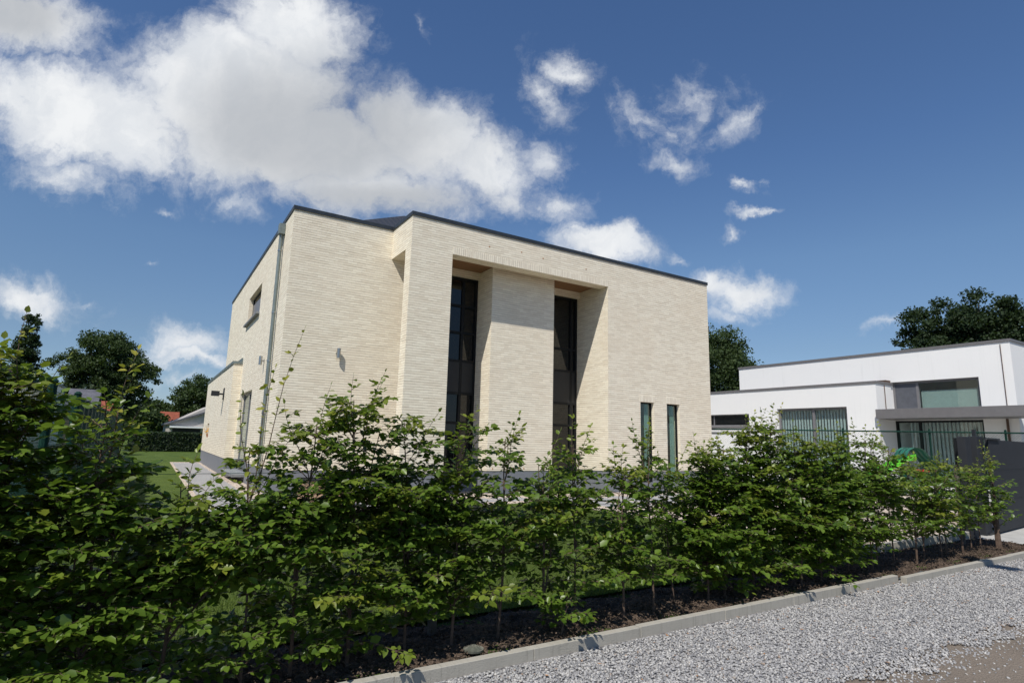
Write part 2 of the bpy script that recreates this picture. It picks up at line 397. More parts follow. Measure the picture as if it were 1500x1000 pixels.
def solid(name, m, parent, adds, subs):
    """one watertight mesh: union of boxes minus boxes, only the outer skin"""
    al = adds + subs
    g3 = [sorted(set(round(b[i], 4) for b in al for i in (2 * a, 2 * a + 1))) for a in range(3)]
    nx, ny, nz = (len(q) - 1 for q in g3)
    F = np.zeros((nx + 2, ny + 2, nz + 2), bool)
    mid = [[(q[i] + q[i + 1]) / 2 for i in range(len(q) - 1)] for q in g3]
    for bl, val in ((adds, True), (subs, False)):
        for b in bl:
            ix = [i for i, c in enumerate(mid[0]) if b[0] < c < b[1]]; iy = [i for i, c in enumerate(mid[1]) if b[2] < c < b[3]]; iz = [i for i, c in enumerate(mid[2]) if b[4] < c < b[5]]
            if ix and iy and iz: F[ix[0] + 1:ix[-1] + 2, iy[0] + 1:iy[-1] + 2, iz[0] + 1:iz[-1] + 2] = val
    vid = {}; V = []; Fc = []
    def v(i, j, k):
        if (i, j, k) not in vid: vid[(i, j, k)] = len(V); V.append((g3[0][i], g3[1][j], g3[2][k]))
        return vid[(i, j, k)]
    for i, j, k in np.argwhere(F[1:-1, 1:-1, 1:-1]):
        I, J, K = i + 1, j + 1, k + 1
        if not F[I - 1, J, K]: Fc.append((v(i, j, k), v(i, j, k + 1), v(i, j + 1, k + 1), v(i, j + 1, k)))
        if not F[I + 1, J, K]: Fc.append((v(i + 1, j, k), v(i + 1, j + 1, k), v(i + 1, j + 1, k + 1), v(i + 1, j, k + 1)))
        if not F[I, J - 1, K]: Fc.append((v(i, j, k), v(i + 1, j, k), v(i + 1, j, k + 1), v(i, j, k + 1)))
        if not F[I, J + 1, K]: Fc.append((v(i, j + 1, k), v(i, j + 1, k + 1), v(i + 1, j + 1, k + 1), v(i + 1, j + 1, k)))
        if not F[I, J, K - 1]: Fc.append((v(i, j, k), v(i, j + 1, k), v(i + 1, j + 1, k), v(i + 1, j, k)))
        if not F[I, J, K + 1]: Fc.append((v(i, j, k + 1), v(i + 1, j, k + 1), v(i + 1, j + 1, k + 1), v(i, j + 1, k + 1)))
    me = bpy.data.meshes.new(name); me.from_pydata(V, [], Fc); me.update(); boxuv(me)
    return link(name, me, m, parent)
def npmesh(name, V, faces, m, parent=None, young=None):
    """faces: list of (ntotal x k) int arrays"""
    me = bpy.data.meshes.new(name)
    me.vertices.add(len(V)); me.vertices.foreach_set('co', np.asarray(V, 'f').ravel())
    nl = sum(f.size for f in faces); nf = sum(len(f) for f in faces)
    me.loops.add(nl); me.polygons.add(nf)
    me.loops.foreach_set('vertex_index', np.concatenate([f.ravel() for f in faces]).astype('i'))
    tot = np.concatenate([np.full(len(f), f.shape[1]) for f in faces]); st = np.concatenate([[0], np.cumsum(tot)[:-1]])
    me.polygons.foreach_set('loop_start', st.astype('i')); me.polygons.foreach_set('loop_total', tot.astype('i'))
    me.update(calc_edges=True)
    if young is not None:
        a = me.attributes.new('young', 'FLOAT', 'POINT'); a.data.foreach_set('value', np.asarray(young, 'f'))
    return link(name, me, m, parent)

# ------------------------------------------------------------------ the ground
def sheet(name, x0, x1, y0, y1, z, m, nx=1, ny=1, rough=0, seed=0, kind='structure'):
    xs = np.linspace(x0, x1, nx + 1); ys = np.linspace(y0, y1, ny + 1)
    X, Y = np.meshgrid(xs, ys); rg = np.random.RandomState(seed); Z = np.full(X.shape, float(z))
    if rough: Z += rg.uniform(-rough, rough, X.shape)
    V = np.stack([X.ravel(), Y.ravel(), Z.ravel()], 1)
    i, j = np.meshgrid(np.arange(nx), np.arange(ny)); a = (j * (nx + 1) + i).ravel()
    o = npmesh(name, V, [np.stack([a, a + 1, a + nx + 2, a + nx + 1], 1)], m)
    props(o, kind=kind); return o
def ring_ground():
    # ground out to the horizon, with the road level in front of the kerb 12 cm lower
    o = MB()
    o.add([(-1500, 3.6, -.03), (1500, 3.6, -.03), (1500, 2500, -.03), (-1500, 2500, -.03)], [(0, 1, 2, 3)])
    props(o.build('ground', 'grass'), kind='structure')
ring_ground()
sheet('road', -1500, 1500, -800, 3.6, -.086, 'dirt')
sheet('gravel_strip', -30, 60, 2.30, 3.55, -.078, 'gravel_base')
lawn = MB(); lawn.add([(-1.2, 4.38, 0), (8.2, 4.38, 0), (8.0, 6.2, 0), (8.3, 8.2, 0), (7.9, 11.3, 0), (-1.2, 11.3, 0)], [(0, 1, 2, 3, 4, 5)])
lawn.add([(-1.2, 11.3, 0), (.95, 11.3, 0), (.95, 60, 0), (-1.2, 60, 0)], [(0, 1, 2, 3)])
lawn.add([(.95, 31.6, 0), (14, 31.6, 0), (14, 60, 0), (.95, 60, 0)], [(0, 1, 2, 3)])
props(lawn.build('lawn', 'grass'), kind='structure')
dr = MB(); dr.add([(8.0, 4.40, -.004), (13.6, 4.75, -.004), (24, 6, -.004), (24, 27, -.004), (16.2, 27, -.004), (16.2, 12.9, -.004), (7.6, 12.9, -.004), (7.9, 6.2, -.004)], [tuple(range(8))])
props(dr.build('gravel_driveway', 'cream_gravel'), kind='structure')
cg = MB(); cg.add([(2.0, 13.4, .004), (2.5, 13.4, .004), (2.5, 31.5, .004), (2.0, 31.5, .004)], [(0, 1, 2, 3)])
cg.add([(.95, 11.3, .0), (7.9, 11.3, .0), (7.9, 14.35, .0), (.95, 14.35, .0)], [(0, 1, 2, 3)])
cg.add([(.95, 14.35, .0), (2.0, 14.35, .0), (2.0, 31.6, .0), (.95, 31.6, .0)], [(0, 1, 2, 3)])
props(cg.build('gravel_border', 'cream_gravel'), kind='structure')
# long concrete slabs with gravel joints
pv = MB(); y = 11.9
while y < 30.5:
    pv.box(1.05, 2.05, y, y + .30, -.02, .008); y += .42
props(pv.build('side_path', 'slabs', bevel=.004), kind='structure')
pf = MB(); x = 2.15
while x < 7.6: pf.box(x, x + .9, 11.75, 12.45, -.02, .008); x += 1.0
for k in range(9): pf.box(8.1 + k * .75, 8.65 + k * .75, 10.2 - k * .12, 11.9, -.02, .008)
props(pf.build('front_path', 'slabs', bevel=.004), kind='structure')
sheet('driveway_apron', 11.9, 40, 3.6, 4.62, -.010, 'apron')
# flower bed: raised crumbly soil
rg = np.random.RandomState(3)
nx, ny = 520, 38
xs = np.linspace(-3.5, 11.85, nx + 1); ys = np.linspace(3.53, 4.42, ny + 1); X, Y = np.meshgrid(xs, ys)
Z = -.035 + .012 * np.sin(X * 7.1 + 2 * np.sin(Y * 9)) + rg.uniform(-.012, .014, X.shape) + .03 * np.sin((Y - 3.53) / .89 * math.pi)
V = np.stack([X.ravel(), Y.ravel(), Z.ravel()], 1); i, j = np.meshgrid(np.arange(nx), np.arange(ny)); a = (j * (nx + 1) + i).ravel()
props(npmesh('soil_bed', V, [np.stack([a, a + 1, a + nx + 2, a + nx + 1], 1)], 'soil'), kind='structure')

ICO_V = []; _t = (1 + 5 ** .5) / 2
for a_, b_ in ((-1, _t), (1, _t), (-1, -_t), (1, -_t)): ICO_V.append((a_, b_, 0))
for a_, b_ in ((-1, _t), (1, _t), (-1, -_t), (1, -_t)): ICO_V.append((0, a_, b_))
for a_, b_ in ((_t, -1), (_t, 1), (-_t, -1), (-_t, 1)): ICO_V.append((a_, 0, b_))
OCT_V = np.array([(1, 0, 0), (-1, 0, 0), (0, 1, 0), (0, -1, 0), (0, 0, 1), (0, 0, -1)], float)
OCT_F = np.array([(0, 2, 4), (2, 1, 4), (1, 3, 4), (3, 0, 4), (2, 0, 5), (1, 2, 5), (3, 1, 5), (0, 3, 5)])
ICO_V = np.array(ICO_V) / math.sqrt(1 + _t * _t)
ICO_F = np.array([(0, 11, 5), (0, 5, 1), (0, 1, 7), (0, 7, 10), (0, 10, 11), (1, 5, 9), (5, 11, 4), (11, 10, 2), (10, 7, 6), (7, 1, 8), (3, 9, 4), (3, 4, 2), (3, 2, 6), (3, 6, 8), (3, 8, 9), (4, 9, 5), (2, 4, 11), (6, 2, 10), (8, 6, 7), (9, 8, 1)])
def rots(n, rg):
    q = rg.normal(size=(n, 4)); q /= np.linalg.norm(q, axis=1)[:, None]; w, x, y, z = q.T
    return np.stack([1 - 2 * (y * y + z * z), 2 * (x * y - z * w), 2 * (x * z + y * w), 2 * (x * y + z * w), 1 - 2 * (x * x + z * z), 2 * (y * z - x * w),
                     2 * (x * z - y * w), 2 * (y * z + x * w), 1 - 2 * (x * x + y * y)], 1).reshape(n, 3, 3)
def stones(name, P, size, m, rg, squash=.7, TV=OCT_V, TF=OCT_F):
    n = len(P); T = TV[None] * (1 + rg.uniform(-.35, .35, (n, len(TV), 1))) * (size[:, None, None] * np.stack([np.ones(n), rg.uniform(.55, 1, n), rg.uniform(.35, .8, n)], 1)[:, None, :])
    V = np.einsum('nij,nkj->nki', rots(n, rg), T); V[:, :, 2] *= squash; V += P[:, None, :]
    F = (TF[None] + (np.arange(n) * len(TV))[:, None, None]).reshape(-1, 3)
    return npmesh(name, V.reshape(-1, 3), [F], m)
rg = np.random.RandomState(11)
n = 62000
px = 1.0 + 12.5 * rg.beta(1.0, 1.5, n); py = rg.uniform(2.0, 3.45, n)
keep = (py > 2.14 + .07 * np.sin(px * 5) + .05 * np.sin(px * 13))
P = np.stack([px, py, rg.uniform(-.077, -.066, n)], 1)[keep]
ex = 2600; P = np.concatenate([P, np.stack([1.0 + 12.5 * rg.beta(1.0, 1.5, ex), 2.18 - rg.exponential(.12, ex), np.full(ex, -.083)], 1)])
props(stones('gravel_stones', P, rg.uniform(.006, .0135, len(P)), 'stone', rg, .8, ICO_V, ICO_F), 'loose pale grey gravel chippings lying beside the concrete kerb', 'gravel', kind='stuff')
n = 9000
P = np.stack([rg.uniform(.5, 11.8, n), 3.57 + rg.uniform(0, 1, n) ** 1.6 * .80, rg.uniform(-.03, .0, n)], 1)
P[:, 2] += .025 * np.sin((P[:, 1] - 3.53) / .89 * math.pi)
props(stones('soil_crumbs', P, rg.uniform(.004, .016, n) , 'clod', rg, .8), 'crumbs of dark brown soil on the bed under the hedge', 'soil', kind='stuff')
ed = MB()
for x in np.arange(7.9, 11.8, 1.0): ed.box(x, x + .997, 4.40, 4.48, -.2, .09)
props(ed.build('garden_edging', 'kerb', bevel=.004), kind='structure')
n = 70
mat('dry_leaf', flat((.42, .20, .07), r=.8, var=.4, scale=8))
lp_ = np.stack([rg.uniform(2, 11, n), 3.46 - rg.exponential(.35, n).clip(0, 1.2), np.full(n, -.058)], 1); la = rg.uniform(0, 6.28, n); lsz = rg.uniform(.010, .022, n)
Lq = np.array([(-1, 0, .1), (0, -.5, 0), (1, 0, .25), (0, .5, .05)]); ca, sa = np.cos(la), np.sin(la)
Vq = np.stack([Lq[None, :, 0] * ca[:, None] - Lq[None, :, 1] * sa[:, None], Lq[None, :, 0] * sa[:, None] + Lq[None, :, 1] * ca[:, None], np.repeat(Lq[None, :, 2], n, 0)], 2) * lsz[:, None, None] + lp_[:, None, :]
props(npmesh('dry_leaves', Vq.reshape(-1, 3), [np.arange(4 * n).reshape(n, 4)], 'dry_leaf'), 'few small dry orange leaves lying on the gravel near the kerb', 'leaves', kind='stuff')
# kerb stones
kb = MB()
for x in np.arange(-6.6, 7.4, 1.0): kb.box(x, x + .998, 3.49, 3.555, -.3, .0 + random.Random(int(x * 7)).uniform(-.004, .004))
for x in np.arange(7.4, 13.4, 1.0): kb.box(x, x + .998, 3.405, 3.47, -.3, -.006 + random.Random(int(x * 5)).uniform(-.004, .004))
props(kb.build('kerb', 'kerb', bevel=.004), kind='structure')
# grass blades on the lawn seen through the hedge
n = 120000
bx = rg.uniform(-1.1, 8.15, n); by = 4.36 + 6.8 * rg.uniform(0, 1, n) ** 1.3
hgt = rg.uniform(.02, .045, n); an = rg.uniform(0, 6.28, n); w = .004
V = np.empty((n, 3, 3)); dx = np.cos(an) * w; dy = np.sin(an) * w
V[:, 0] = np.stack([bx - dx, by - dy, np.zeros(n)], 1); V[:, 1] = np.stack([bx + dx, by + dy, np.zeros(n)], 1)
V[:, 2] = np.stack([bx + rg.normal(0, .012, n), by + rg.normal(0, .012, n), hgt], 1)
props(npmesh('grass_blades', V.reshape(-1, 3), [np.arange(3 * n).reshape(n, 3)], 'grass_blade'), 'short mown green grass growing on the garden lawn', 'grass', kind='stuff')

# ------------------------------------------------------------------ the brick house
H = thing('brick_house', 'two-storey flat-roofed house of cream brick with tall recessed windows behind the hedge', 'house', (2.44, 14.33, 0))
H.location = (0, 0, 0)
x0, x1, ya, yf, yb = 2.44, 15.95, 14.33, 12.95, 27.0
PZ, TZ = .58, 6.9
AX0, AX1, AY0, AY1, AZ = 2.17, 9.0, 21.35, 31.5, 3.72
openings = [(6.14, 7.72, 14.2, 14.62, .25, 6.0), (9.86, 11.41, 14.2, 14.62, .25, 6.0),            # tall windows
            (12.71, 13.29, 12.9, 13.2, .24, 2.67), (13.855, 14.435, 12.9, 13.2, .24, 2.67),       # slit windows
            (2.3, 2.62, 18.65, 21.3, 5.06, 5.99), (2.3, 2.62, 18.5, 21.10, .25, 2.69),             # side window, side door
            (2.0, 2.35, 28.4, 29.3, 1.2, 1.8)]                                                   # annex window
rooms = [(12.4, 15.0, 13.2, 16.5, .05, 2.9), (2.62, 5.2, 18.3, 21.2, 4.6, 6.3), (2.62, 5.5, 18.3, 21.25, .05, 2.9)]
def body(i, z0, z1, az):
    A = [(x0 + i, x1 - i, ya + i, yb - i, z0, z1), (11.41 + i, x1 - i, yf + i, ya + .1, z0, z1), (5.0 + i, 6.14 - i, yf + i, 13.33 - i, z0, z1),
         (7.72 + i, 9.86 - i, 13.60 + i, ya + .1, z0, min(z1, 6.2)), (AX0 + i, AX1, AY0 + i, AY1 - i, z0, min(z1, az))]
    return A
A = body(0, PZ, TZ, AZ) + [(5.0, 11.41, yf, 13.33, 6.1, TZ), (5.0, 5.36, 13.33, ya, 6.1, TZ), (5.36, 11.41, 13.33, ya, 6.24, TZ)]
solid('wall', 'brick', H, A, openings + rooms)
solid('plinth', 'plinth', H, body(.012, -.2, PZ, AZ), openings + rooms)
# coping: dark metal strip round the roof edge
cp = [(x0 - .025, x1 + .025, ya - .025, yb + .025, TZ, TZ + .1), (5.0 - .025, x1 + .025, yf - .025, ya, TZ, TZ + .1)]
solid('coping', 'anthracite', H, cp, [(x0 + .3, x1 - .3, ya + .3, yb - .3, TZ + .05, TZ + .2)])
solid('coping', 'zinc', H, [(AX0 - .03, x0 + .3, AY0 - .03, AY1 + .03, AZ, AZ + .09), (x0 + .3, AX1, yb + .03, AY1 + .03, AZ, AZ + .09), (x0 - .035, x0 + .2, AY0 - .03, AY0 + 1.2, AZ + .09, AZ + .21)], [])
ro = MB()   # low hipped tile roof behind the parapet
rx0, rx1, ry0, ry1, rz = x0 + .9, x1 - .6, ya + .75, yb - .5, TZ + .05
ro.add([(rx0, ry0, rz), (rx1, ry0, rz), (rx1, ry1, rz), (rx0, ry1, rz), (rx0 + 3.4, ry0 + 3.2, rz + 2.1), (rx1 - 5.0, ry0 + 3.2, rz + 2.1)],
       [(0, 1, 5, 4), (1, 2, 5), (2, 3, 4, 5), (3, 0, 4)])
ro.build('roof', 'roof_tiles', H)
so_ = MB().box(5.362, 11.408, 13.332, ya - .002, 6.2, 6.238); so_.build('soffit', 'cedar', H)
# soldier courses above the openings, a hair proud of the wall
sc = MB().box(6.14, 11.41, yf - .004, yf + .01, 6.102, 6.30); sc.build('soldier_course', 'brick_soldier', H)
for xx in (12.71, 13.855): MB().box(xx - .05, xx + .63, yf - .004, yf + .01, 2.672, 2.87).build('soldier_course', 'brick_soldier', H)
for xx, zz in ((7.22, 6.52), (8.25, 6.57), (8.98, 6.53), (10.55, 6.50), (7.9, .64), (8.9, .64), (6.0, 1.3)):
    MB().tube([(xx, yf + .004, zz), (xx, yf - .006, zz)] if zz > 5 else ([(xx, 13.604, zz), (xx, 13.594, zz)] if zz < 1 else [(5.9, yf + .004, zz), (5.9, yf - .006, zz)]), .02, 8).build('weep_hole', 'rust', H)

def frame_xz(name, m, parent, X0, X1, Z0, Z1, y, w=.06, d=.08, xs=(), zs=()):
    f = MB(); f.box(X0, X0 + w, y, y + d, Z0, Z1); f.box(X1 - w, X1, y, y + d, Z0, Z1)
    f.box(X0 + w, X1 - w, y, y + d, Z1 - w, Z1); f.box(X0 + w, X1 - w, y, y + d, Z0, Z0 + w)
    for xx in xs: f.box(xx - w * .55, xx + w * .55, y + .002, y + d - .002, Z0 + w, Z1 - w)
    for zz in zs: f.box(X0 + w, X1 - w, y + .004, y + d - .004, zz - w * .5, zz + w * .5)
    return f.build(name, m, parent)
def frame_yz(name, m, parent, Y0, Y1, Z0, Z1, x, w=.06, d=.08, ys=(), zs=()):
    f = MB(); f.box(x, x + d, Y0, Y0 + w, Z0, Z1); f.box(x, x + d, Y1 - w, Y1, Z0, Z1)
    f.box(x, x + d, Y0 + w, Y1 - w, Z1 - w, Z1); f.box(x, x + d, Y0 + w, Y1 - w, Z0, Z0 + w)
    for yy in ys: f.box(x + .002, x + d - .002, yy - w * .55, yy + w * .55, Z0 + w, Z1 - w)
    for zz in zs: f.box(x + .004, x + d - .004, Y0 + w, Y1 - w, zz - w * .5, zz + w * .5)
    return f.build(name, m, parent)
# tall recessed windows
for (X0, X1, mx, zs, sp) in ((6.14, 7.72, 7.26, (5.16, 4.38, 1.84), (2.66, 3.57)), (9.86, 11.41, 11.18, (4.30, 1.90), (2.58, 3.60))):
    fr = frame_xz('window', 'dark_frame', H, X0, X1, .25, 6.0, 14.45, .07, .09, (mx,), zs + sp)
    MB().box(X0 + .07, X1 - .07, 14.50, 14.51, .32, sp[0] - .035).build('pane', 'dark_glass', fr)
    MB().box(X0 + .07, X1 - .07, 14.50, 14.51, sp[1] + .035, 5.93).build('pane', 'dark_glass', fr)
    MB().box(X0 + .06, X1 - .06, 14.462, 14.515, sp[0], sp[1]).build('spandrel_panel', 'dark_metal', fr)
# slit windows with a green-tinted pane and a pale curtain
for X0, X1 in ((12.71, 13.29), (13.855, 14.435)):
    fr = frame_xz('window', 'dark_frame', H, X0, X1, .24, 2.67, 13.06, .045, .06)
    MB().box(X0 + .045, X1 - .045, 13.085, 13.095, .285, 2.625).build('pane', 'green_glass', fr)
    cu = MB(); k = 0; a0 = X0 + (.31 if X0 < 13.5 else .29)
    pts = [(a0 + .0105 * q, 13.122 + .010 * math.sin(q * 1.7)) for q in range(0, 19)]
    for q in range(len(pts) - 1):
        cu.add([(pts[q][0], pts[q][1], .26), (pts[q + 1][0], pts[q + 1][1], .26), (pts[q + 1][0], pts[q + 1][1], 2.66), (pts[q][0], pts[q][1], 2.66)], [(0, 1, 2, 3)])
    cu.build('curtain', 'curtain_green', fr)
# side window + sill
fr = frame_yz('window', 'dark_frame', H, 18.65, 21.3, 5.06, 5.99, 2.57, .07, .04)
MB().box(2.59, 2.60, 18.72, 21.23, 5.13, 5.92).build('pane', 'dark_glass', fr)
MB().box(2.574, 2.585, 18.72, 21.23, 5.13, 5.75).build('blind', 'grey_frame', fr)
MB().box(2.34, 2.57, 18.58, 21.42, 4.99, 5.058).build('sill', 'bluestone', fr, bevel=.005)
# side door: tall glazed
fr = frame_yz('side_door', 'grey_frame', H, 18.5, 21.10, .25, 2.69, 2.56, .07, .05, (19.8,))
MB().box(2.583, 2.592, 18.57, 21.03, .32, 2.62).build('pane', 'clear_glass', fr)
cu = MB()
for q in range(80):
    yy = 18.5 + q * .032; cu.add([(2.80 + .03 * math.sin(q * 1.3), yy, .1), (2.80 + .03 * math.sin((q + 1) * 1.3), yy + .032, .1), (2.80 + .03 * math.sin((q + 1) * 1.3), yy + .032, 2.8), (2.80 + .03 * math.sin(q * 1.3), yy, 2.8)], [(0, 1, 2, 3)])
cu.build('curtain', 'curtain', fr)
MB().box(2.12, 2.56, 18.42, 21.2, .16, .248).build('step', 'bluestone', fr, bevel=.006)
# annex window
fr = frame_yz('window', 'dark_frame', H, 28.4, 29.3, 1.2, 1.8, 2.28, .05, .04)
MB().box(2.30, 2.31, 28.45, 29.25, 1.25, 1.75).build('pane', 'dark_glass', fr)
# downpipe with hopper
dp = MB().tube([(2.36, 15.45, 6.55), (2.36, 15.45, .02)], .047, 14).build('downpipe', 'zinc', H, smooth=False)
MB().box(2.28, 2.436, 15.35, 15.55, 6.55, 6.84).build('hopper', 'zinc', dp, bevel=.01)
for z in (6.1, 4.45, 3.2, 1.9, .7): MB().tube([(2.36, 15.45, z), (2.36, 15.45, z + .035)], .055, 14).build('bracket', 'lamp_steel', dp)
# wall lamps: upright cylinders on a small arm
def lamp(x, y, z, dx, dy):
    l = MB().tube([(x + dx, y + dy, z - .12), (x + dx, y + dy, z + .12)], .045, 14)
    l.tube([(x, y, z), (x + dx, y + dy, z)], .02, 8); l.tube([(x - dx * .05, y - dy * .05, z), (x + dx * .15, y + dy * .15, z)], .045, 12)
    return l.build('wall_lamp', 'lamp_steel', H)
lamp(3.76, ya, 3.42, 0, -.10); lamp(x0, 16.72, 3.36, -.10, 0)
fl = MB().tube([(AX0, 23.5, 2.80), (AX0 - .18, 23.5, 2.80)], .03, 8); fl.box(AX0 - .42, AX0 - .16, 23.4, 23.6, 2.72, 2.90); fl.box(AX0 - .03, AX0, 23.38, 23.62, 2.6, 3.02)
fl.build('floodlight', 'dark_metal', H)
# window plant pot on the annex sill
fp = thing('flower_pot', 'orange and yellow flowers in a pot on the small annex window sill', 'potted plant', (2.2, 28.75, 1.2))
MB().tube([(0, 0, 0), (0, 0, .14)], [.055, .075], 12).build('pot', 'terracotta', fp)
rg2 = np.random.RandomState(8); n = 160
Pp = rg2.normal(0, 1, (n, 3)) * (.09, .16, .08) + (0, 0, .24)
V = Pp[:, None, :] + rg2.normal(0, .02, (n, 3, 3)); npmesh('flowers', V.reshape(-1, 3), [np.arange(3 * n).reshape(n, 3)], 'yellow_flower', fp)

# wooden planter by the corner
pl = thing('wooden_planter', 'small wooden planter box with a dark rim standing by the house corner', 'planter', (3.05, 12.1, .02), R_(-12))
b = MB()
for q in range(4):
    b.box(-.45, .45, -.25, -.225, .02 + q * .12, .13 + q * .12); b.box(-.45, .45, .225, .25, .02 + q * .12, .13 + q * .12)
    b.box(-.45, -.425, -.224, .224, .02 + q * .12, .13 + q * .12); b.box(.425, .45, -.224, .224, .02 + q * .12, .13 + q * .12)
mat('pine', flat((.42, .27, .17), r=.8, var=.2, scale=7))
b.build('side_boards', 'pine', pl)
b = MB().box(-.48, .48, -.28, -.2, .5, .53); b.box(-.48, .48, .2, .28, .5, .53); b.box(-.48, -.4, -.2, .2, .5, .53); b.box(.4, .48, -.2, .2, .5, .53)
b.build('rim', 'dark_metal', pl); MB().box(-.42, .42, -.22, .22, .36, .44).build('soil', 'soil', pl)

# ------------------------------------------------------------------ the white house on the right
N = thing('white_house', 'white rendered flat-roofed house with grey canopy and vertical blinds at right', 'house')
wx, wy, wz = 24.0, 11.56, 3.98      # low block
ux, uy0, uy1, uz = 25.3, 7.65, 18.7, 5.28
op = [(23.9, 24.3, 15.9, 12.74 + 7.2, 2.25, 2.75), (23.9, 24.35, 12.74, 15.84, .2, 3.10),
      (25.2, 25.6, 8.66, 11.60, 2.9, 4.10), (25.2, 25.6, 8.66, 11.60, .1, 2.56)]
op[0] = (23.9, 24.3, 17.3, 23.0, 2.36, 2.92)
rm = [(24.35, 29, 12.3, 16.3, .1, 3.4), (25.6, 29, 8.2, 11.5, 2.75, 4.5), (25.6, 29, 8.2, 11.5, .05, 2.6)]
solid('wall', 'white_render', N, [(wx, 34, wy, 27, -.2, wz), (ux, 34, uy0, uy1, -.2, uz)], op + rm)
solid('coping', 'canopy_grey', N, [(wx - .04, 34, wy - .04, 27.04, wz, wz + .09)], [(ux, 34, uy0, uy1, wz - 1, wz + 1)])
solid('coping', 'canopy_grey', N, [(ux - .04, 34, uy0 - .04, uy1 + .04, uz, uz + .09)], [])
MB().box(23.78, ux - .002, 3.0, 11.54, 2.58, 2.94).build('canopy', 'canopy_grey', N, bevel=.006)
MB().tube([(25.27, 7.92, 2.95), (25.27, 7.92, 5.2)], .012, 6).build('expansion_joint', 'brown_wood', N)
MB().tube([(24.62, wy - .025, 2.95), (24.62, wy - .025, 3.95)], .015, 6).build('expansion_joint', 'brown_wood', N)
MB().tube([(25.22, 7.95, .0), (25.22, 7.95, 2.57)], .04, 10).build('downpipe', 'brown_wood', N)
MB().box(24.9, 25.28, 11.6, 11.95, 4.08, 4.17).build('roof_flashing', 'brown_wood', N)
def blinds(Y0, Y1, Z0, Z1, x, par, m='blind', step=.13):
    b = MB(); y = Y0
    while y < Y1:
        b.add([(x, y, Z0), (x + .012, y - .075, Z0), (x + .012, y - .075, Z1), (x, y, Z1)], [(0, 1, 2, 3)]); y += step
    b.build('vertical_blinds', m, par)
fr = frame_yz('window', 'grey_frame', N, 12.74, 15.84, .2, 3.10, 24.12, .09, .1, (14.22,))
MB().box(24.17, 24.18, 12.83, 15.75, .29, 3.01).build('pane', 'clear_glass', fr); blinds(12.8, 15.8, .2, 3.0, 24.29, fr)
fr = frame_yz('window', 'grey_frame', N, 17.3, 23.0, 2.36, 2.92, 24.12, .05, .08, (19.4, 21.2))
MB().box(24.15, 24.16, 17.35, 22.95, 2.41, 2.87).build('pane', 'dark_glass', fr)
MB().box(23.94, 24.12, 17.2, 23.1, 2.26, 2.355).build('sill', 'canopy_grey', fr)
fr = frame_yz('window', 'grey_frame', N, 8.66, 11.60, 2.9, 4.10, 25.42, .08, .1, (10.72,))
MB().box(25.47, 25.48, 8.74, 11.52, 2.98, 4.02).build('pane', 'clear_glass', fr)
MB().box(25.56, 25.575, 8.80, 10.65, 2.9, 3.72).build('roller_blind', 'screen_blind', fr)
MB().box(25.44, 25.455, 10.77, 11.52, 2.98, 4.02).build('sun_screen', 'screen_mesh', fr)
fr = frame_yz('sliding_door', 'dark_frame', N, 8.66, 11.60, .1, 2.56, 25.42, .08, .1, (10.75,))
MB().box(25.47, 25.48, 8.74, 11.52, .18, 2.48).build('pane', 'clear_glass', fr); blinds(8.7, 11.3, .1, 2.5, 25.62, fr)
MB().tube([(27, 15.0, 5.37), (27, 15.0, 5.55)], .06, 8).build('roof_vent', 'dark_metal', N)
# the white garage door strip seen left of the hedge: low white gate leaf
MB().box(23.955, 24.0, 17.6, 22.5, 2.02, 2.06).build('drip_strip', 'dark_metal', N)
ps = thing('concrete_paving', 'grey concrete terrace slab in front of the white house', 'terrace'); C.objects.unlink(ps); bpy.data.objects.remove(ps)
sheet('terrace', 20.5, 25.3, 3.0, 27, .012, 'apron')

# ------------------------------------------------------------------ boundary chain-link fence between the two plots
def chain_fence(name, label, A, B, Htop, posts, rail=True, pitch=.07, wire=.0017, post_r=.03):
    A = Vector(A); B = Vector(B); d = (B - A); L = d.length; d.normalize()
    t = thing(name, label, 'fence', A, math.atan2(d.y, d.x))
    if rail: MB().tube([(0, 0, Htop), (L, 0, Htop)], .024, 8).build('top_rail', 'fence_green', t)
    for s in posts:
        p = MB().tube([(s, .05, -.1), (s, .05, Htop + .06)], post_r, 10)
        p.tube([(s, .05, Htop + .06), (s, .05, Htop + .10)], [post_r * 1.25, post_r * .5], 10)
        p.build('post', 'fence_green', t)
    b = MB(); hh = Htop - .02
    k = -hh
    while k < L:
        for sgn in (1, -1):
            a0 = max(0, k); a1 = min(L, k + hh)
            if a1 > a0:
                if sgn > 0: b.tube([(a0, 0, a0 - k), (a1, 0, a1 - k)], wire, 3, False)
                else: b.tube([(a0, .004, hh - (a0 - k)), (a1, .004, hh - (a1 - k))], wire, 3, False)
        k += pitch
    b.build('wire_mesh', 'fence_green', t)
    return t
chain_fence('chain_link_fence', 'tall green chain-link fence with top rail in front of the white house', (17.3, 14.9, 0), (22.6, 6.1, 0), 2.0, (.1, 2.5, 4.9, 7.3, 9.2))

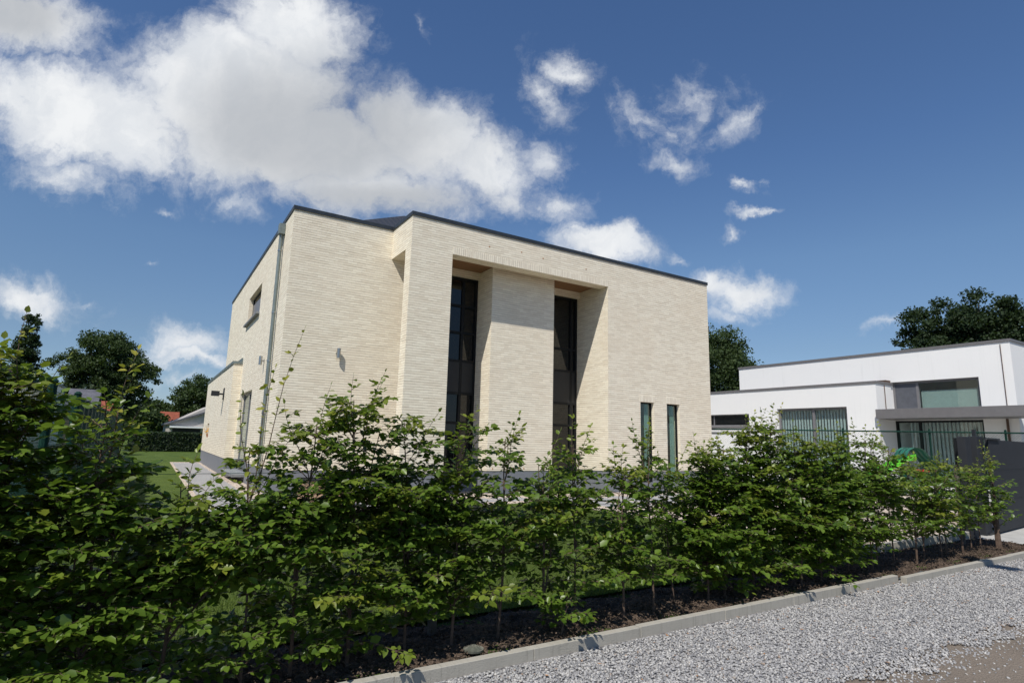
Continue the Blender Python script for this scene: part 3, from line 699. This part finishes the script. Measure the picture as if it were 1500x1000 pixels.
# playground slide
sd = thing('playground_slide', 'green and red plastic toddler slide by the white house blinds', 'slide', (21.2, 9.3, 0), R_(-32))
b = MB(); prof = [(-1.75, .42), (-1.55, .40), (-1.2, .55), (-.7, .86), (-.25, 1.10), (0, 1.15)]
for (a0, c0), (a1, c1) in zip(prof[:-1], prof[1:]):
    b.add([(a0, -.22, c0), (a1, -.22, c1), (a1, .22, c1), (a0, .22, c0)], [(0, 1, 2, 3)])
    for sy in (-.24, .22): b.add([(a0, sy, c0 - .03), (a1, sy, c1 - .03), (a1, sy, c1 + .14), (a0, sy, c0 + .14), (a0, sy + .03, c0 - .03), (a1, sy + .03, c1 - .03), (a1, sy + .03, c1 + .14), (a0, sy + .03, c0 + .14)], [(0, 1, 2, 3), (4, 7, 6, 5), (3, 2, 6, 7), (0, 4, 5, 1)])
b.build('chute', 'slide_green', sd)
b = MB(); arc = [(.0 + .38 * math.cos(a), 1.10 + .40 * math.sin(a)) for a in np.linspace(math.pi, .12 * math.pi, 12)] + [(.62, .95), (.75, .6)]
for q in range(len(arc) - 1):
    for k in range(3):
        s0 = -.32 + k * .22; b.add([(arc[q][0], s0, arc[q][1]), (arc[q + 1][0], s0, arc[q + 1][1]), (arc[q + 1][0], s0 + .18, arc[q + 1][1]), (arc[q][0], s0 + .18, arc[q][1])], [(0, 1, 2, 3)])
        b.add([(arc[q][0], s0 + .18, arc[q][1]), (arc[q + 1][0], s0 + .18, arc[q + 1][1]), (arc[q + 1][0] * .92, s0 + .20, arc[q + 1][1] - .04), (arc[q][0] * .92, s0 + .20, arc[q][1] - .04)], [(0, 1, 2, 3)])
b.build('hood', 'slide_teal', sd)
MB().box(-.15, .65, -.26, .26, .74, .80).build('platform', 'slide_red', sd, bevel=.01)
for sx, sy in ((-.1, -.24), (-.1, .24), (.62, -.24), (.62, .24)): MB().box(sx - .04, sx + .04, sy - .03, sy + .03, 0, .74 if sx < 0 else .95).build('leg', 'slide_teal', sd)

# sliding gate at the right
GT = thing('sliding_gate', 'dark grey metal sliding driveway gate at the right edge behind the last hedge plant', 'gate', (12.75, 4.33, 0), math.atan2(.12, 1.3))
b = MB().box(.0, 6.5, 0, .05, .03, .56); b.box(0, 6.5, 0, .05, .572, 1.09); b.box(0, 6.5, 0, .05, 1.102, 1.63)
b.build('panel', 'gate_metal', GT)
MB().box(.0, 6.5, .008, .042, .56, 1.102).build('seam', 'dark_metal', GT)
b = MB().box(-.25, .62, -.03, .0, 1.63, 1.66); b.box(-.25, 6.6, .055, .12, -.02, .03); b.build('guide_rail', 'dark_metal', GT)
gp = thing('gate_post', 'pair of dark steel posts with a gap holding the sliding gate', 'gate post', (12.0, 4.40, 0), R_(4))
MB().box(-.18, .10, -.05, .07, -.05, 1.66).build('post', 'gate_metal', gp, bevel=.006); MB().box(.40, .72, -.05, .07, -.05, 1.68).build('post', 'gate_metal', gp, bevel=.006)
MB().box(.10, .40, .16, .20, -.05, 1.64).build('gap_shade_panel', 'dark_frame', gp)  # near-black sheet standing in for the shade deep inside the post gap
MB().box(.55, .61, .0, .05, 1.68, 1.80).build('guide_roller', 'dark_metal', gp)

# street lamp standing outside the frame; its arm throws the shadow on the gravel
lp = thing('street_lamp', 'street lamp whose arm and head cast the thin shadow across the gravel at right', 'street lamp', (5.9, -1.6, -.14))
MB().tube([(0, 0, 0), (0, 0, 5.9), (0, .18, 6.08)], [.08, .05, .045], 12).build('pole', 'lamp_pole', lp)
MB().tube([(0, .18, 6.08), (0, 1.0, 6.14), (0, 2.1, 6.14)], .035, 10).build('arm', 'lamp_pole', lp)
MB().box(-.13, .13, 2.0, 2.62, 6.08, 6.2).build('lamp_head', 'lamp_pole', lp, bevel=.03)

# wire fence running behind the hedge
wf = thing('wire_fence', 'low wire fence with dark posts hidden in the hedge row', 'fence', (-3.2, 4.12, 0))
for s, hh in ((0, 1.5), (2.1, 1.05), (5.12, .95), (8.1, 1.05), (11.0, 1.15), (14.0, 1.1)): MB().tube([(s, 0, -.2), (s, 0, hh)], .034, 10).build('post', 'old_wood', wf)
b = MB()
for z in (.25, .55, .85, 1.15): b.tube([(0, .04, z), (2.1, .04, z - .01), (5.12, .04, z), (8.1, .04, z - .01), (11, .04, z), (14.0, .04, z)], .0016, 4)
b.build('wire', 'fence_green', wf)
# glass jar lid lying on the soil beside the kerb
ld = MB().tube([(0, 0, 0), (0, 0, .012)], [.07, .07], 24); ld.tube([(0, 0, .012), (0, 0, .028)], [.06, .03], 24)
o = ld.build('glass_lid', 'clear_lid'); o.location = (2.02, 3.66, -.002); props(o, 'round clear lid lying on the soil at the kerb edge', 'lid')

# ------------------------------------------------------------------ left side: fence, sheds, houses far off
lf = thing('green_fence', 'dark green corrugated sheet fence along the left edge of the lawn', 'fence', (-1.1, 12.2, 0))
b = MB(); n = 150
for q in range(n):
    y0_ = q * .12; x_ = [0, .0, .09, .09, .09, .0, 0][q % 7]; x2 = [0, .0, .09, .09, .09, .0, 0][(q + 1) % 7]
    b.add([(x_, y0_, 0), (x2, y0_ + .12, 0), (x2, y0_ + .12, 1.92), (x_, y0_, 1.92)], [(0, 1, 2, 3)])
b.build('corrugated_sheet', 'green_sheet', lf)
for k in range(8):
    MB().box(-.06, -.005, k * 2.5, k * 2.5 + .06, 0, 1.98).build('post', 'fence_green', lf)
chain_fence('mesh_fence', 'green wire mesh fence with capped posts in front of the white siding at far left', (-1.13, 12.1, 0), (-1.13, 5.0, 0), 1.92, (.1, 3.05), False, .09, .002, .05)
def gable_house(name, label, cat, cx, cy, rz, w, l, hw, hr, wm, rm_, ov=.25):
    t = thing(name, label, cat, (cx, cy, 0), rz)
    b = MB(); b.prism([(-w / 2, -.1), (w / 2, -.1), (w / 2, hw), (0, hr), (-w / 2, hw)], 1, -l / 2, l / 2); b.build('wall', wm, t)
    r = MB(); k = (hr - hw) / (w / 2)
    for s in (-1, 1):
        a = (s * (w / 2 + ov), hw - ov * k + .01); c = (0, hr + .01); 
        r.prism([a, c, (c[0], c[1] + .12), (a[0], a[1] + .12)], 1, -l / 2 - ov, l / 2 + ov)
    r.build('roof', rm_, t); return t
t = thing('siding_shed', 'long low building with white horizontal siding and brown eave at far left', 'shed', (-2.65, 12.5, 0))
MB().box(-5, 0, 0, 9.2, -.1, 2.42).build('wall', 'siding', t); MB().box(-5.2, .16, -.15, 9.35, 2.42, 2.56).build('roof', 'brown_wood', t)
MB().box(-.01, .03, 1.0, 1.9, 1.0, 1.9).build('window', 'dark_glass', t)
t = thing('white_outbuilding', 'small white flat-roofed outbuilding peeping above the siding shed eave', 'building', (-5.6, 33, 0))
MB().box(-2.6, 1.9, -2, 2, -.1, 3.30).build('wall', 'white_render', t); MB().box(-2.65, 1.95, -2.05, 2.05, 3.3, 3.38).build('roof', 'canopy_grey', t)
mat('grey_brick', flat((.42, .39, .36), r=.9, var=.08))
mat('slate', flat((.10, .10, .115), r=.6, var=.2, scale=4))
gable_house('grey_roof_shed', 'small shed with dark grey pitched roof behind the green sheet fence', 'shed', -2.5, 30.5, R_(90), 2.0, .9, 2.3, 2.96, 'brown_wood', 'slate', .1)
gable_house('red_roof_shed', 'tiny outbuilding with orange-red roof right of the grey-roofed shed', 'shed', -2.42, 40, R_(80), 1.8, .9, 2.2, 2.88, 'brown_wood', 'red_tiles', .1)
t = thing('bungalow', 'grey brick bungalow gable with chimney beyond the dark clipped hedge', 'house', (5.2, 60, 0), R_(2))
MB().prism([(-3.75, -.1), (3.6, -.1), (3.6, 4.9), (-.4, 3.95), (-3.75, 2.1)], 1, 0, 9).build('wall', 'grey_brick', t)
MB().prism([(-3.95, 2.0), (3.7, 4.95), (3.7, 5.1), (-3.95, 2.15)], 1, -.3, 9.3).build('roof', 'slate', t)
MB().box(-.9, -.2, .6, 1.3, 3.3, 4.55).build('chimney', 'cement_grey', t)
MB().box(-3.5, -1.3, -.06, .02, .6, 1.7).build('window', 'dark_glass', t); MB().box(-3.75, -1.1, -.5, .0, 1.75, 1.9).build('awning', 'white_render', t)
gable_house('red_roof_house', 'distant house with bright orange tiled roof beside the grey bungalow', 'house', 1.9, 84, R_(90), 6, 1.6, 2.0, 3.7, 'cement_grey', 'red_tiles')

# ------------------------------------------------------------------ trees
def tree(name, label, x, y, Ht, trunk_h, lobes, nleaf, size, m, seed, tr=.25, cat='tree'):
    """lobes: (dx,dy,z,rx,ry,rz)"""
    rg = np.random.RandomState(seed)
    t = thing(name, label, cat, (x, y, 0))
    b = MB(); top = lobes[0]
    b.tube([(0, 0, -.1), (rg.normal(0, .1), rg.normal(0, .1), trunk_h * .6), (top[0] * .5, top[1] * .5, trunk_h), (top[0], top[1], top[2])], [tr, tr * .75, tr * .6, tr * .12], 8)
    for l in lobes:
        for q in range(2):
            e = (l[0] + rg.uniform(-.6, .6) * l[3], l[1] + rg.uniform(-.6, .6) * l[4], l[2] + rg.uniform(-.6, .5) * l[5])
            s = (0, 0, trunk_h * rg.uniform(.65, 1.1)); mid = (e[0] * .45, e[1] * .45, (s[2] * .45 + e[2] * .55))
            b.tube([s, mid, e], [tr * .38, tr * .24, .03], 6)
    b.build('trunk', 'bark', t)
    # sub-clumps on each lobe, leaves on the clumps
    vols = np.array([l[3] * l[4] * l[5] for l in lobes]) ** .7; vols /= vols.sum()
    cl = []
    for l, v in zip(lobes, vols):
        k = max(8, int(v * 230)); d = rg.normal(size=(k, 3)); d /= np.linalg.norm(d, axis=1)[:, None]
        r = rg.uniform(.45, 1.03, k)[:, None]; c = d * r * np.array(l[3:6]) + np.array(l[:3])
        s = rg.uniform(.14, .30, k) * (l[3] * l[4] * l[5]) ** (1 / 3)
        cl.append(np.concatenate([c, s[:, None]], 1))
    cl = np.concatenate(cl); idx = rg.choice(len(cl), nleaf, p=(cl[:, 3] ** 2) / (cl[:, 3] ** 2).sum())
    d = rg.normal(size=(nleaf, 3)); d /= np.linalg.norm(d, axis=1)[:, None]
    P = cl[idx, :3] + d * cl[idx, 3:4] * (rg.uniform(.05, 1.5, nleaf) ** .8)[:, None] * np.array([1.15, 1.15, .8])
    T = np.array([(-.5, 0, 0), (0, -.32, .08), (.5, 0, 0), (0, .32, .08)])
    V = np.einsum('nij,kj->nki', rots(nleaf, rg), T) * (size * rg.uniform(.6, 1.3, nleaf))[:, None, None] + P[:, None, :]
    npmesh('crown', V.reshape(-1, 3), [np.arange(4 * nleaf).reshape(nleaf, 4)], m, t)
    return t
tree('broadleaf_tree', 'large round dark broadleaf tree standing against the sky left of the brick house', -4.0, 64.5, 10.6, 3.2,
     [(0, 0, 7.6, 2.9, 2.6, 2.5), (-2.2, 0, 6.4, 1.9, 1.8, 2.4), (2.4, 0, 6.3, 1.9, 1.8, 2.2), (.4, 0, 9.0, 1.7, 1.6, 1.4), (.2, 0, 5.0, 2.6, 2.2, 1.6), (2.6, .3, 4.0, 1.3, 1.3, 1.6), (-1.2, 0, 9.2, 1.1, 1, .9), (1.6, 0, 2.6, 2.0, 1.6, 1.6), (.9, 0, 6.2, 1.7, 1.8, 1.7)], 52000, .21, 'tree_leaf', 5, .3)
tree('poplar_tree', 'tall narrow dark poplar at the far left', -9.0, 59, 11.2, 2.0,
     [(0, 0, 6.4, .85, .9, 2.6), (.05, 0, 8.2, .66, .7, 2.2), (.3, 0, 9.9, .30, .35, 1.2), (-.2, 0, 4.0, 1.3, 1.3, 2.0), (-.25, 0, 9.9, .28, .3, 1.2)], 24000, .20, 'tree_leaf_dark', 6, .2)
tree('conifer_tree', 'dark conifer branch tips just inside the left picture edge', -12.6, 56, 9.6, 2.0,
     [(0, 0, 4.6, 1.9, 1.7, 2.0), (0, 0, 7.0, 1.1, 1, 1.6), (.2, 0, 8.6, .4, .4, 1.1)], 6000, .30, 'tree_leaf_dark', 7, .2)
tree('broadleaf_tree', 'round dark tree just left of the brick annex behind the bungalow', 5.4, 88, 9.3, 3.0,
     [(0, 0, 6.4, 3.0, 2.6, 2.6), (-1.6, 0, 5.2, 2.0, 2, 2.0), (2.0, 0, 5.4, 2.0, 2, 2.2), (.4, 0, 3.6, 3.0, 2.6, 1.8)], 20000, .30, 'tree_leaf', 8, .3)
tree('broadleaf_tree', 'low spreading tree between the big round tree and the tree beside the annex', .6, 92, 5.6, 1.6,
     [(0, 0, 3.6, 2.6, 2.2, 1.9), (-2.4, 0, 3.0, 1.8, 2, 1.7), (1.6, 0, 2.8, 1.9, 2, 1.7)], 14000, .32, 'tree_leaf', 9, .2)
tree('broadleaf_tree', 'small young tree at the foot of the big round tree, nearer the annex', -.6, 78, 4.6, 1.2,
     [(0, 0, 2.4, 1.7, 1.6, 1.6), (1.3, 0, 2.0, 1.2, 1.2, 1.4)], 4000, .38, 'tree_leaf', 19, .2)
tree('conifer_tree', 'dark bushy conifer below the poplar at far left', -11.2, 62, 7.0, 1.5,
     [(0, 0, 4.4, 2.4, 2, 2.4), (2.4, 0, 3.6, 2.0, 2, 2.0), (5.2, 0, 3.4, 2.0, 2, 2.2)], 8000, .36, 'tree_leaf_dark', 10, .2)
tree('broadleaf_tree', 'dark green tree rising behind the right corner of the brick house', 39.2, 31.6, 12.2, 3.5,
     [(0, 0, 8.6, 3.4, 2.8, 3.0), (1.0, -1.6, 7.0, 2.3, 2.2, 2.6), (-2.5, 1.5, 8, 2.5, 2.3, 3.0), (.4, 0, 5.0, 3.0, 2.6, 2.4), (1.4, -2.2, 5.0, 1.5, 1.5, 2.0)], 44000, .20, 'tree_leaf', 11, .3)
tree('broadleaf_tree', 'wide dark tree rising behind the roof of the white house', 51.8, 18.6, 13.6, 4.0,
     [(0, 1.0, 11.2, 2.6, 2.6, 1.9), (0, -2.0, 11.6, 2.6, 2.6, 1.8), (.5, -4.4, 10.6, 2.2, 2.2, 1.9), (-.3, 3.0, 9.7, 1.9, 1.9, 1.4), (0, 0, 8.8, 3, 3.4, 2.0), (.5, -3.4, 8.4, 2.6, 2.8, 2.0), (.5, -6.6, 9.8, 2.0, 2.2, 1.9), (0, 2.6, 8.6, 2.0, 2.2, 1.8), (0, -.4, 10.2, 2.4, 3.0, 1.8), (.2, -3.2, 9.8, 2.4, 2.4, 1.8)], 70000, .22, 'tree_leaf_dark', 12, .35)
# far wood line closing the horizon
rg = np.random.RandomState(21)
n = 30000; az = rg.uniform(-75, 75, n); dd = rg.uniform(118, 150, n); hh = 3.6 + 1.2 * np.sin(az * .35) + .9 * np.sin(az * 1.1 + 1)
P = np.stack([np.sin(np.radians(az + 25)) * dd, np.cos(np.radians(az + 25)) * dd, rg.uniform(0, 1, n) ** .8 * hh], 1)
T = np.array([(-.5, 0, 0), (0, -.4, .1), (.5, 0, 0), (0, .4, .1)])
V = np.einsum('nij,kj->nki', rots(n, rg), T) * rg.uniform(1.0, 2.0, n)[:, None, None] + P[:, None, :]
props(npmesh('distant_wood', V.reshape(-1, 3), [np.arange(4 * n).reshape(n, 4)], 'tree_leaf'), 'far-off line of trees along the horizon', 'wood', kind='stuff')
# clipped dark hedge at the end of the lawn
rg = np.random.RandomState(22); n = 40000
P = rg.uniform((-1.2, 47.6, 0), (10, 49.0, 1.36), (n, 3))
V = np.einsum('nij,kj->nki', rots(n, rg), T) * rg.uniform(.09, .18, n)[:, None, None] + P[:, None, :]
ch = thing('clipped_hedge', 'dark clipped hedge closing the far end of the lawn', 'hedge', (4, 48.2, 0))
o = npmesh('foliage', (V - np.array([4, 48.2, 0])).reshape(-1, 3), [np.arange(4 * n).reshape(n, 4)], 'tree_leaf_dark', ch)
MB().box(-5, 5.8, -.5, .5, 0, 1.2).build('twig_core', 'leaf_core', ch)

# ------------------------------------------------------------------ the young beech hedge along the kerb
LEAF = np.array([(0, 0, 0), (.30, .25, .05), (.30, -.25, .05), (.36, 0, -.015), (.68, .21, .045), (.68, -.21, .045), (.72, 0, -.02), (1.0, 0, -.05)])
LQ = np.array([(3, 6, 4, 1), (3, 2, 5, 6)]); LT = np.array([(0, 3, 1), (0, 2, 3), (6, 7, 4), (6, 5, 7)])
HX = [-2.2, -1.0, -.7, -.4, -.2, 0, .17, .32, .49, .63, .83, 1.0, 1.38, 1.6, 1.75, 1.88, 2.18, 2.4, 2.77, 2.91, 3.2, 3.59, 3.72, 4.11, 4.34, 4.9, 5.35, 5.83, 6.19, 6.87, 7.65, 8.08, 8.46, 9.23, 10.06, 10.47, 10.87, 11.4, 12]
HZ = [1.75, 1.66, 1.62, 1.57, 1.54, 1.34, 1.17, 1.10, 1.24, 1.38, 1.50, 1.62, 1.74, 1.56, 1.42, 1.52, 1.50, 1.42, 1.22, 1.46, 1.38, 1.20, 1.52, 1.20, 1.30, 1.44, 1.64, 1.64, 1.50, 1.50, 1.58, 1.46, 1.18, 1.25, 1.26, 1.06, 1.28, 1.45, 1.0]
DX = [-2.2, 0, .15, .5, .7, 2.0, 2.3, 4.1, 4.5, 7.2, 7.6, 11.2]
DD = [7.6, 6.8, 3.6, 3.8, 5.2, 4.2, 2.35, 2.35, 6.2, 6.2, 2.4, 2.3]
LX = [-2.2, 0, .6, 1.2, 2.1, 4.1, 4.5, 7.2, 7.6, 11.2]
LZ = [.03, .04, .06, .08, .27, .28, .08, .10, .30, .32]
def hedge_plant(x, y, label, rnd, extra_shoots=(), trunk=.012, dmul=1.0, hmul=1.0, name='beech_plant', lean=0, low=None):
    Ht = float(np.interp(x, HX, HZ)) * hmul * 1.0 + (.11 if x < -.3 else 0); dens = float(np.interp(x, DX, DD)) * dmul * rnd.uniform(.78, 1.25); zl = float(np.interp(x, LX, LZ)) if low is None else low
    t = thing(name, label, 'hedge plant', (x, y, -.03), 0, 'young beech plants of the hedge behind the kerb')
    sb = MB(); pos = []; dirs = []; nrm = []; sz = []; yg = []
    def leaves(pts, step, start, s0, yv=0.0, end=True):
        L = sum((pts[i + 1] - pts[i]).length for i in range(len(pts) - 1)); d = L * start; side = rnd.choice((-1, 1))
        while d < L:
            acc = 0
            for i in range(len(pts) - 1):
                l = (pts[i + 1] - pts[i]).length
                if acc + l >= d: break
                acc += l
            f = (d - acc) / max(l, 1e-6); p = pts[i].lerp(pts[i + 1], f); b = (pts[i + 1] - pts[i]).normalized()
            up = Vector((rnd.gauss(-.12, .40), rnd.gauss(-.18, .40), 1)).normalized()
            s = b.cross(up)
            if s.length < .15: s = Vector((rnd.gauss(0, 1), rnd.gauss(0, 1), 0))
            s.normalize(); dr_ = (b * rnd.uniform(.35, .9) + s * side * rnd.uniform(.6, 1.1) + Vector((0, 0, rnd.uniform(-.5, .15)))).normalized()
            pos.append(p); dirs.append(dr_); nrm.append(up); sz.append(s0 * rnd.uniform(.7, 1.2)); yg.append(yv * rnd.uniform(.4, 1.0)); side = -side; d += step * rnd.uniform(.75, 1.25)
        if end: pos.append(pts[-1]); dirs.append((pts[-1] - pts[-2]).normalized()); nrm.append(Vector((rnd.gauss(0, .3), rnd.gauss(0, .3), 1)).normalized()); sz.append(s0 * .9); yg.append(yv)
    def stem(base, top, r0, r1, wob=.03, n=7):
        pts = []
        ox = rnd.gauss(0, wob); oy = rnd.gauss(0, wob)
        for i in range(n + 1):
            f = i / n; pts.append(base.lerp(top, f) + Vector((math.sin(f * 5 + ox * 90) * wob * f, math.sin(f * 4 + oy * 90) * wob * f, 0)))
        sb.tube(pts, [r0 + (r1 - r0) * i / n for i in range(n + 1)], 6, False); return pts
    main = stem(Vector((0, 0, -.03)), Vector((lean + rnd.gauss(0, .04), rnd.gauss(0, .03), Ht * .97 + .03)), trunk, .003)
    stems = [(main, Ht)]
    for q in range(rnd.choice((1, 2)) if dens > 2.6 else rnd.choice((0, 1))):
        hh = Ht * rnd.uniform(.6, .93); b0 = main[1].lerp(main[2], rnd.random())
        stems.append((stem(b0, Vector((rnd.gauss(0, .16), rnd.gauss(0, .12), hh)), trunk * .6, .003), hh))
    def at(pts, z):
        for i in range(len(pts) - 1):
            if pts[i + 1].z >= z: 
                f = (z - pts[i].z) / max(1e-6, pts[i + 1].z - pts[i].z); return pts[i].lerp(pts[i + 1], max(0, min(1, f)))
        return pts[-1].copy()
    az = rnd.uniform(0, 6.28); az0 = az
    for pts, hh in stems:
        z = max(zl, pts[0].z + .05)
        while z < hh * .98:
            f = z / Ht; L = ((.35 if dens > 2.6 else .32) * (1 - .58 * max(0, f - .45) ** 1.4 / .43) + .02) * rnd.choice((.5, .8, 1, 1, 1.35)) * rnd.uniform(.75, 1.1)
            L = max(.09, L)
            a = az; az += 2.4 + rnd.gauss(0, .3)
            el = R_(rnd.uniform(8, 48)) ; d0 = Vector((math.cos(a) * math.cos(el) * 1.1, math.sin(a) * math.cos(el) * .85, math.sin(el))).normalized()
            p0 = at(pts, z); bp = [p0]
            d = d0.copy()
            for k in range(4):
                bp.append(bp[-1] + d * L / 4); d = (d + Vector((rnd.gauss(0, .12), rnd.gauss(0, .12), -.13 + rnd.gauss(0, .08)))).normalized()
            sb.tube(bp, [.0034, .003, .0025, .0018, .0010], 4, False)
            yv = .0 if rnd.random() < .86 else rnd.uniform(.1, .4)
            if f > .88: yv = max(yv, rnd.uniform(0, .45))
            leaves(bp, .028, .22, .060, yv)
            for k in (1, 2, 3):
                if L * (1 - k / 4) < .06 or rnd.random() < .12: continue
                for sg in (-1, 1):
                    sd_ = d0.cross(Vector((0, 0, 1))).normalized() * sg
                    dd_ = (d0 * .8 + sd_ * .75 + Vector((0, 0, rnd.uniform(-.25, .2)))).normalized(); l2 = L * (1 - k / 4) * rnd.uniform(.4, .75) + .02
                    tp = [bp[k], bp[k] + dd_ * l2 * .5, bp[k] + dd_ * l2 + Vector((0, 0, -.015))]
                    sb.tube(tp, [.0016, .0012, .0007], 3, False); leaves(tp, .030, .3, .056, yv)
            gap = (.16 if dens < 4 else .05) * max(0, math.sin(z * 9 + az0) - .35)
            z += gap + .066 / dens * rnd.uniform(.7, 1.3) * (1.25 if len(stems) > 1 else 1)
    if Ht > .6: extra_shoots = list(extra_shoots) + [(rnd.uniform(-.2, .2), rnd.uniform(-.1, .1), Ht * rnd.uniform(1.02, 1.13), rnd.uniform(.1, .4), rnd.uniform(.8, 1.4)) for q in range(rnd.choice((1, 2)))]
    for (dx, dy, zt, yv, dens2) in extra_shoots:
        b0 = at(main, Ht * .75); tp = Vector((dx, dy, zt + .03)); pts = [b0.lerp(tp, i / 6) + Vector((math.sin(i * 1.1) * .015, math.sin(i * .9) * .012, 0)) for i in range(7)]
        sb.tube(pts, [.004, .0036, .0032, .0026, .002, .0015, .0009], 5, False)
        leaves(pts, .042 / dens2, .12, .042, yv)
        for i in range(1, 6):
            for q in range(2 if dens2 > .8 else 1):
                a = rnd.uniform(0, 6.28); l2 = rnd.uniform(.05, .14) * (1.2 - i / 6) * (1.3 if dens2 > .8 else .8)
                tp2 = [pts[i], pts[i] + Vector((math.cos(a) * l2, math.sin(a) * l2, l2 * .5))]; sb.tube(tp2, [.0015, .0008], 3, False); leaves(tp2, .03, .3, .042, yv)
    sb.build('stem', 'twig', t)
    n = len(pos); P = np.array([tuple(p) for p in pos]); D = np.array([tuple(p) for p in dirs]); U = np.array([tuple(p) for p in nrm]); S = np.array(sz) * np.random.RandomState(n).uniform(.72, 1.22, n)
    Y_ = np.cross(U, D); Y_ /= np.linalg.norm(Y_, axis=1)[:, None] + 1e-9; Z_ = np.cross(D, Y_)
    rg = np.random.RandomState(int(abs(x) * 1000) % 65535); cv = rg.uniform(.4, 2.6, n)
    Lx = LEAF[None, :, 0] * S[:, None]; Ly = LEAF[None, :, 1] * S[:, None] * rg.uniform(1.05, 1.5, n)[:, None]; Lz = LEAF[None, :, 2] * S[:, None] * cv[:, None]
    V = P[:, None, :] + Lx[..., None] * D[:, None, :] + Ly[..., None] * Y_[:, None, :] + Lz[..., None] * Z_[:, None, :]
    off = (np.arange(n) * 8)[:, None, None]
    o = npmesh('foliage', V.reshape(-1, 3), [(LT[None] + off).reshape(-1, 3), (LQ[None] + off).reshape(-1, 4)], 'beech_leaf', t, np.repeat(yg, 8))
    return t, n
SH = {  # long shoots: nearest plant x -> list of (dx, dy, z top, yellowness, density)
    -1.26: [(.0, 0, 1.95, .5, 1.2), (.2, 0, 1.85, .3, 1.2)], -.9: [(.1, 0, 1.98, .6, 1.0), (-.1, .05, 1.84, .3, 1.3), (.22, -.1, 1.80, .4, 1.2)], -.54: [(-.02, 0, 1.98, .65, 1.0), (.18, .02, 1.78, .4, .8)], -.18: [(.05, 0, 1.84, .9, 1.3)], .54: [(.17, 0, 2.06, .9, .8), (.02, 0, 1.80, .7, .6), (-.15, 0, 1.62, .4, .8)],
    .9: [(.1, 0, 1.72, .2, 1)], 1.26: [(.12, 0, 1.84, .2, 1.2)], 1.98: [(.22, .0, 1.50, .5, .8)], 2.34: [(.08, 0, 1.52, .25, 1.3)], 2.7: [(.14, 0, 1.48, .2, 1.2)],
    3.78: [(-.03, 0, 1.56, .35, 1.2)], 5.22: [(.12, 0, 1.76, .5, 1.2)], 5.58: [(.25, 0, 1.86, .9, 1.0)], 6.3: [(.1, 0, 1.72, .3, .5)], 7.02: [(-.05, 0, 1.70, .4, .5)], 7.74: [(.25, 0, 1.74, .5, .8)], 10.98: [(-.3, 0, 1.56, .4, 1.0)]}
LB = ['full beech plant cut by the left picture edge, behind its neighbours', 'dense beech plant at the left edge with a pale shoot at the picture border',
      'dense beech plant below the narrow poplar, with a pale leaning shoot', 'bushy beech plant in front of the white siding shed, with bright arching shoots', 'beech plant with a yellow-green upright shoot in front of the big round tree',
      'lower beech plant in front of the dark clipped hedge', 'short beech plant in front of the side path beside the annex', 'beech plant with the tallest thin reddish-yellow shoot, below the downpipe',
      'bushy beech plant just right of the tall thin shoot, below the left house corner', 'tall leafy beech plant below the wall lamp on the front', 'tallest bushy beech plant, crown reaching up before the left brick pier',
      'dense beech plant at the foot of the first tall window', 'beech plant right of the first tall window beside the wooden post', 'slim beech plant with a small separate leafy top before the middle pier',
      'thin beech plant under the middle of the central brick pier', 'beech plant under the right edge of the central brick pier', 'upright beech plant in front of the second tall window',
      'thin beech plant right of the second tall window', 'small gappy beech plant left of the slit windows', 'slim upright beech plant in front of the left slit window', 'low thin beech plant in front of the right slit window',
      'leafy beech plant below the right corner of the brick house', 'dense beech plant just right of the brick house corner', 'high dense beech plant before the low dark window of the white house',
      'dense beech plant with bright yellow arching shoots before the white house wall', 'dense beech plant left of the big blinds window of the white house', 'dense beech plant under the big blinds window of the white house',
      'dense beech plant under the right half of the blinds window', 'last plant of the dense part, beside the grey fence post', 'gappy beech plant left of the green slide', 'thin beech plant with bare stem in front of the green slide',
      'bushy-topped beech plant right of the green slide', 'slim beech plant in front of the sliding door blinds', 'beech plant under the left gate post', 'beech plant in front of the dark gate post gap',
      'last beech plant with a thick trunk in front of the sliding gate']
rnd = random.Random(77); TOT = 0
for k in range(36):
    x = -1.62 + .36 * k
    sh = [v for a, v in SH.items() if abs(a - x) < .1]
    t, nn = hedge_plant(x + rnd.uniform(-.06, .06), 3.80 + rnd.uniform(-.07, .07), LB[k], rnd, sh[0] if sh else (), trunk=(.045 if k == 35 else rnd.uniform(.009, .014)))
    TOT += nn
# a low seedling by the kerb
t, nn = hedge_plant(2.75, 3.66, 'low bushy beech seedling close to the kerb under the central pier', rnd, (), .006, 1.5, .24, low=.05)
print('hedge leaves', TOT)
